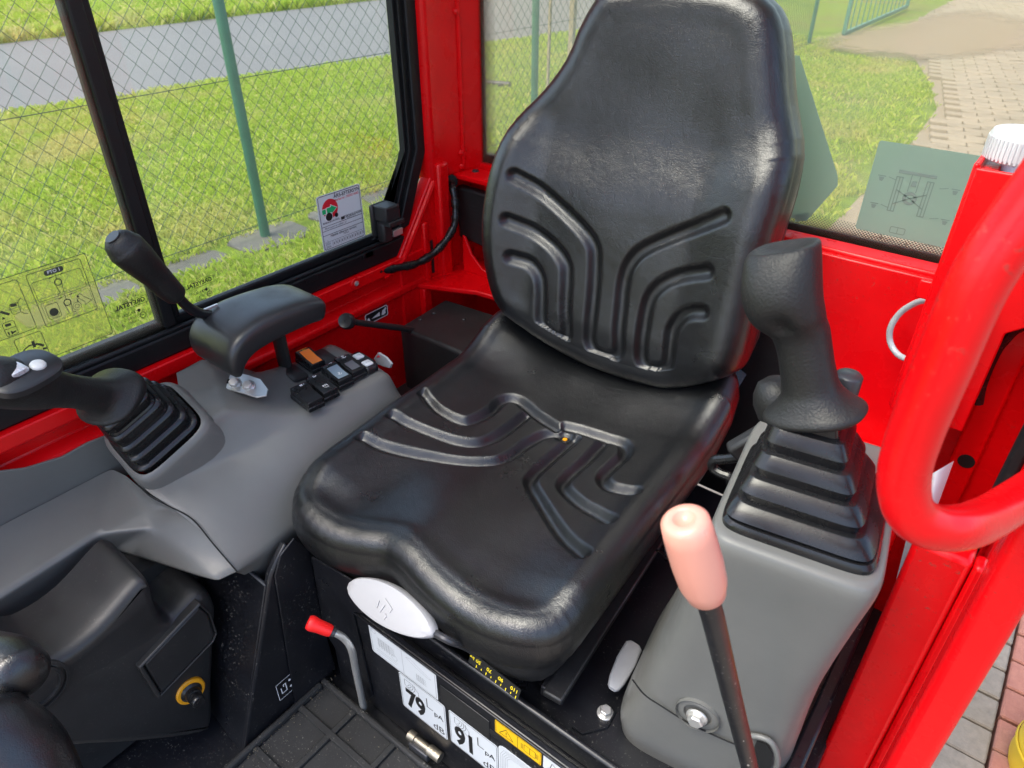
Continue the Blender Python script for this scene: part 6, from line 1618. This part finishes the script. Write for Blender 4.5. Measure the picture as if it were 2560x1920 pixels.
# glass maker's marks, mirrored because they are on the outside
def mark(name, px, X, lab, s=1.0):
    c = AX(*Z1(*px), X); t = thing(name, c, lab, 'marking')
    D = Decal(c, (0, -1, 0), (0, 0, 1)); mb = MB()
    D.n = -D.n; hh = 0.0
    text_mb(mb, 'GREYSTAL', D.p(0, 0.006*s), D.u, D.v, 0.0105*s, -0.0003, bold=0.0003)
    D.rline(mb, -0.028*s, 0.0, 0.010*s, 0.012*s, 0.002, 0.0006, 0.0001, 0.0003)
    for i, (tx, sz_) in enumerate((('STARGLAS', 0.0065), ('11-14 71', 0.0055), ('43R-0057', 0.005))): text_mb(mb, tx, D.p(0.004*s, -0.010*s-i*0.0075*s), D.u, D.v, sz_*s, -0.0003)
    D.ring(mb, -0.014*s, -0.019*s, 0.0048*s, 0.0009, 0.0001, 0.0003); D.line(mb, [(-0.0155*s, -0.019*s), (-0.0125*s, -0.019*s)], 0.001, .0001, .0003)
    D.disc(mb, -0.010*s, -0.009*s, 0.0026*s, 0.0001, 0.0003, 10)
    part(mb, 'print', 'ink_black', t, smooth=0)
mark('glass_mark', (660, 1545), GX+0.0026, 'mirrored black maker mark on the front sliding pane')
mark('glass_mark', (1005, 1440), -0.6294, 'mirrored black maker mark on the rear sliding pane behind the club shaped lever')
# lock label on the footwell wall
lk = thing('lock_label', (-0.25, -0.09, 0.05), 'small black label with white unlock symbols low on the footwell wall', 'label')
ys_, zs = wallrect(Z7, (1585, 1190), (1735, 1060), (1757, 1140), (1615, 1270), -0.2515)
W_, H_ = ys_[1]-ys_[0], zs[1]-zs[0]
D = Decal((-0.2512, sum(ys_)/2, sum(zs)/2), (0, 1, 0), (0, 0, 1)); mb = MB()
D.rline(mb, -W_/2, -H_/2, W_/2, H_/2, 0.002, 0.001, 0, .0003)
D.line(mb, [(-W_*.36, H_*.12), (-W_*.36, -H_*.22), (-W_*.18, -H_*.22), (-W_*.18, H_*.22), (-W_*.26, H_*.22), (-W_*.26, H_*.10)], 0.0017, 0, .0003)
for y in (H_*.2, -H_*.2): D.disc(mb, -W_*.02, y, 0.0022, 0, .0003, 10)
D.ring(mb, W_*.26, 0, H_*.26, 0.0013, 0, .0003, 40, 330); D.poly(mb, [(W_*.19, -H_*.13), (W_*.33, -H_*.13), (W_*.33, H_*.08), (W_*.19, H_*.08)], 0, .0003); D.line(mb, [(W_*.26, H_*.08), (W_*.26, H_*.34)], 0.0013, 0, .0003)
part(mb, 'print', 'ink_white', lk, smooth=0)
# stickers on the black pedestal front
def plate_rect(tl, tr, br, bl, y=BY-0.0004):
    P = [AY(*Z8(*p), y) for p in (tl, tr, br, bl)]
    return ((P[0][0]+P[3][0])/2, (P[1][0]+P[2][0])/2, (P[2][2]+P[3][2])/2, (P[0][2]+P[1][2])/2, P)
PY = BY-0.0004
def sticker(name, lab, x0, x1, z0, z1, mat='sticker_white', r=0.004, yy=PY):
    t = thing(name, ((x0+x1)/2, yy, z0), lab, 'sticker')
    D = Decal(((x0+x1)/2, yy, (z0+z1)/2), (1, 0, 0), (0, 0, 1)); mb = MB()
    D.rrect(mb, -(x1-x0)/2, -(z1-z0)/2, (x1-x0)/2, (z1-z0)/2, r, 0, 0.0003); part(mb, 'backing', mat, t, smooth=0)
    return t, D, x1-x0, z1-z0
x0, x1, z0, z1, P = plate_rect((600, 665), (1062, 985), (1108, 1200), (655, 858))
t, D, W_, H_ = sticker('diagram_sticker', 'white sticker with two grey line diagrams, topmost on the black pedestal', x0, x1, z0, z1)
h0, h1 = .0003, .0005; mb = MB()
D.rline(mb, -W_/2+.003, -H_/2+.003, W_/2-.003, H_/2-.003, 0.002, 0.0007, h0, h1); D.line(mb, [(0, -H_/2+.003), (0, H_/2-.003)], 0.0007, h0, h1)
D.rline(mb, -W_*.46, H_*.30, -W_*.40, H_*.42, .001, .0006, h0, h1)
for i in range(6): D.line(mb, [(-W_*.38, -H_*.05+i*.0034), (-W_*.12, -H_*.05+i*.0034)], 0.0008, h0, h1)
for i in range(5): D.line(mb, [(-W_*.36+i*.0055, -H_*.12), (-W_*.36+i*.0055, H_*.22)], 0.0008, h0, h1)
D.line(mb, [(-W_*.42, -H_*.25), (-W_*.08, -H_*.25)], 0.0006, h0, h1); D.line(mb, [(-W_*.42, -H_*.33), (-W_*.10, -H_*.33)], 0.0006, h0, h1); D.ring(mb, -W_*.13, -H_*.1, .006, .0006, h0, h1)
D.line(mb, [(W_*.06, H_*.28), (W_*.12, H_*.34), (W_*.30, H_*.20), (W_*.42, H_*.12), (W_*.38, H_*.08), (W_*.20, H_*.16)], 0.0006, h0, h1, True)
for i in range(4): D.line(mb, [(W_*.20, -H_*.10-i*.004), (W_*.34, -H_*.10-i*.004)], 0.0009, h0, h1); D.line(mb, [(W_*.20+i*.0045, -H_*.06), (W_*.20+i*.0045, -H_*.30)], 0.0008, h0, h1)
part(mb, 'print', 'ink_grey', t, smooth=0)
def noise_sticker(name, lab, num, rect):
    x0, x1, z0, z1, P = rect
    t, D, W_, H_ = sticker(name, lab, x0, x1, z0, z1, yy=PY-0.0001)
    mb = MB(); D.rline(mb, -W_/2+.002, -H_/2+.002, W_/2-.002, H_/2-.002, 0.003, 0.0006, h0, h1)
    # sound wave emblem
    D.line(mb, [(-W_*.38, H_*.40), (-W_*.20, H_*.40), (-W_*.08, H_*.28), (-W_*.08, H_*.10), (-W_*.20, H_*.14), (-W_*.38, H_*.24)], 0.0007, h0, h1, True)
    for q in range(4): D.ring(mb, -W_*.34, H_*.33, 0.006+q*.0042, 0.0007, h0, h1, -75, 20, 12)
    D.text(mb, 'dB', W_*.32, -H_*.34, 0.023, h1)
    D.line(mb, [(W_*.10, H_*.32), (W_*.10, H_*.08), (W_*.22, H_*.08)], 0.0018, h0, h1)
    D.text(mb, 'pA', W_*.34, H_*.04, 0.0165, h1, bold=0.0002)
    part(mb, 'print', 'ink_black', t, smooth=0)
    mb = MB(); D.text(mb, num, -W_*.17, -H_*.13, 0.062, h1, bold=0.0024, sx=0.68); part(mb, 'number', 'ink_black', t, smooth=0)
r79 = plate_rect((805, 985), (1130, 1215), (1170, 1475), (870, 1235)); noise_sticker('noise_sticker', 'white noise level sticker reading 79 dB on the black pedestal', '79', r79)
r91 = plate_rect((1150, 1250), (1490, 1490), (1525, 1745), (1200, 1480)); noise_sticker('noise_sticker', 'white noise level sticker reading 91 dB right of the 79 sticker', '91', r91)
x0, x1, z0, z1, P = plate_rect((1480, 1318), (1800, 1552), (1812, 1648), (1495, 1412))
t, D, W_, H_ = sticker('warning_sticker', 'yellow warning sticker with triangle and manual symbol on the black pedestal', x0, x1, z0, z1, 'sticker_yellow', 0.002)
mb = MB(); D.line(mb, [(0, -H_*.46), (0, H_*.46)], .0007, h0, h1); D.rline(mb, -W_*.48, -H_*.46, W_*.48, H_*.46, .001, .0006, h0, h1)
D.line(mb, [(-W_*.40, -H_*.28), (-W_*.10, -H_*.28), (-W_*.25, H_*.30)], .001, h0, h1, True); D.line(mb, [(-W_*.25, H_*.10), (-W_*.25, -H_*.10)], .0012, h0, h1); D.disc(mb, -W_*.25, -H_*.19, .0008, h0, h1, 8)
D.rline(mb, W_*.14, -H_*.26, W_*.38, H_*.22, .001, .0008, h0, h1); D.line(mb, [(W_*.26, -H_*.26), (W_*.26, H_*.22)], .0008, h0, h1)
for o_ in (.08, .105, .41, .435): D.line(mb, [(W_*o_, -H_*.22), (W_*o_, H_*.18)], .0007, h0, h1)
part(mb, 'print', 'ink_black', t, smooth=0)
x0 = AY(*Z8(1510, 1500), PY)[0]; z1 = AY(*Z8(1530, 1500), PY)[2]
t, D, W_, H_ = sticker('guide_sticker', 'white sticker with concentric curved lines right of the 91 sticker', x0, x0+0.15, z1-0.12, z1, 'sticker_white', 0.012)
mb = MB()
for q in range(5):
    D.line(mb, [(-W_/2+.004+q*.003, -H_/2), (-W_/2+.004+q*.003, H_/2-.022-q*.001), (-W_/2+.010+q*.003, H_/2-.008-q*.0022), (-W_/2+.026+q*.002, H_/2-.004-q*.003), (W_/2, H_/2-.004-q*.003)], .0005, h0, h1)
for q in range(5): D.line(mb, [(-W_*.12+q*.003, H_*.10), (-W_*.12+q*.003, H_*.30)], .001, h0, h1)
part(mb, 'print', 'ink_grey', t, smooth=0)
x0 = AY(*Z8(1822, 1565), PY)[0]; z1 = AY(*Z8(1822, 1565), PY)[2]; z0 = AY(*Z8(1830, 1660), PY)[2]
t, D, W_, H_ = sticker('hand_sticker', 'small white sticker with pictogram right of the yellow sticker', x0, x0+0.07, z0, z1, 'sticker_white', 0.002)
mb = MB(); D.line(mb, [(-W_*.35, -H_*.3), (-W_*.30, H_*.25), (-W_*.15, H_*.1), (-W_*.1, -H_*.35), (0, -H_*.2)], .0009, h0, h1); D.line(mb, [(W_*.05, H_*.2), (W_*.12, -H_*.1), (W_*.2, H_*.1)], .0012, h0, h1); part(mb, 'print', 'ink_black', t, smooth=0)
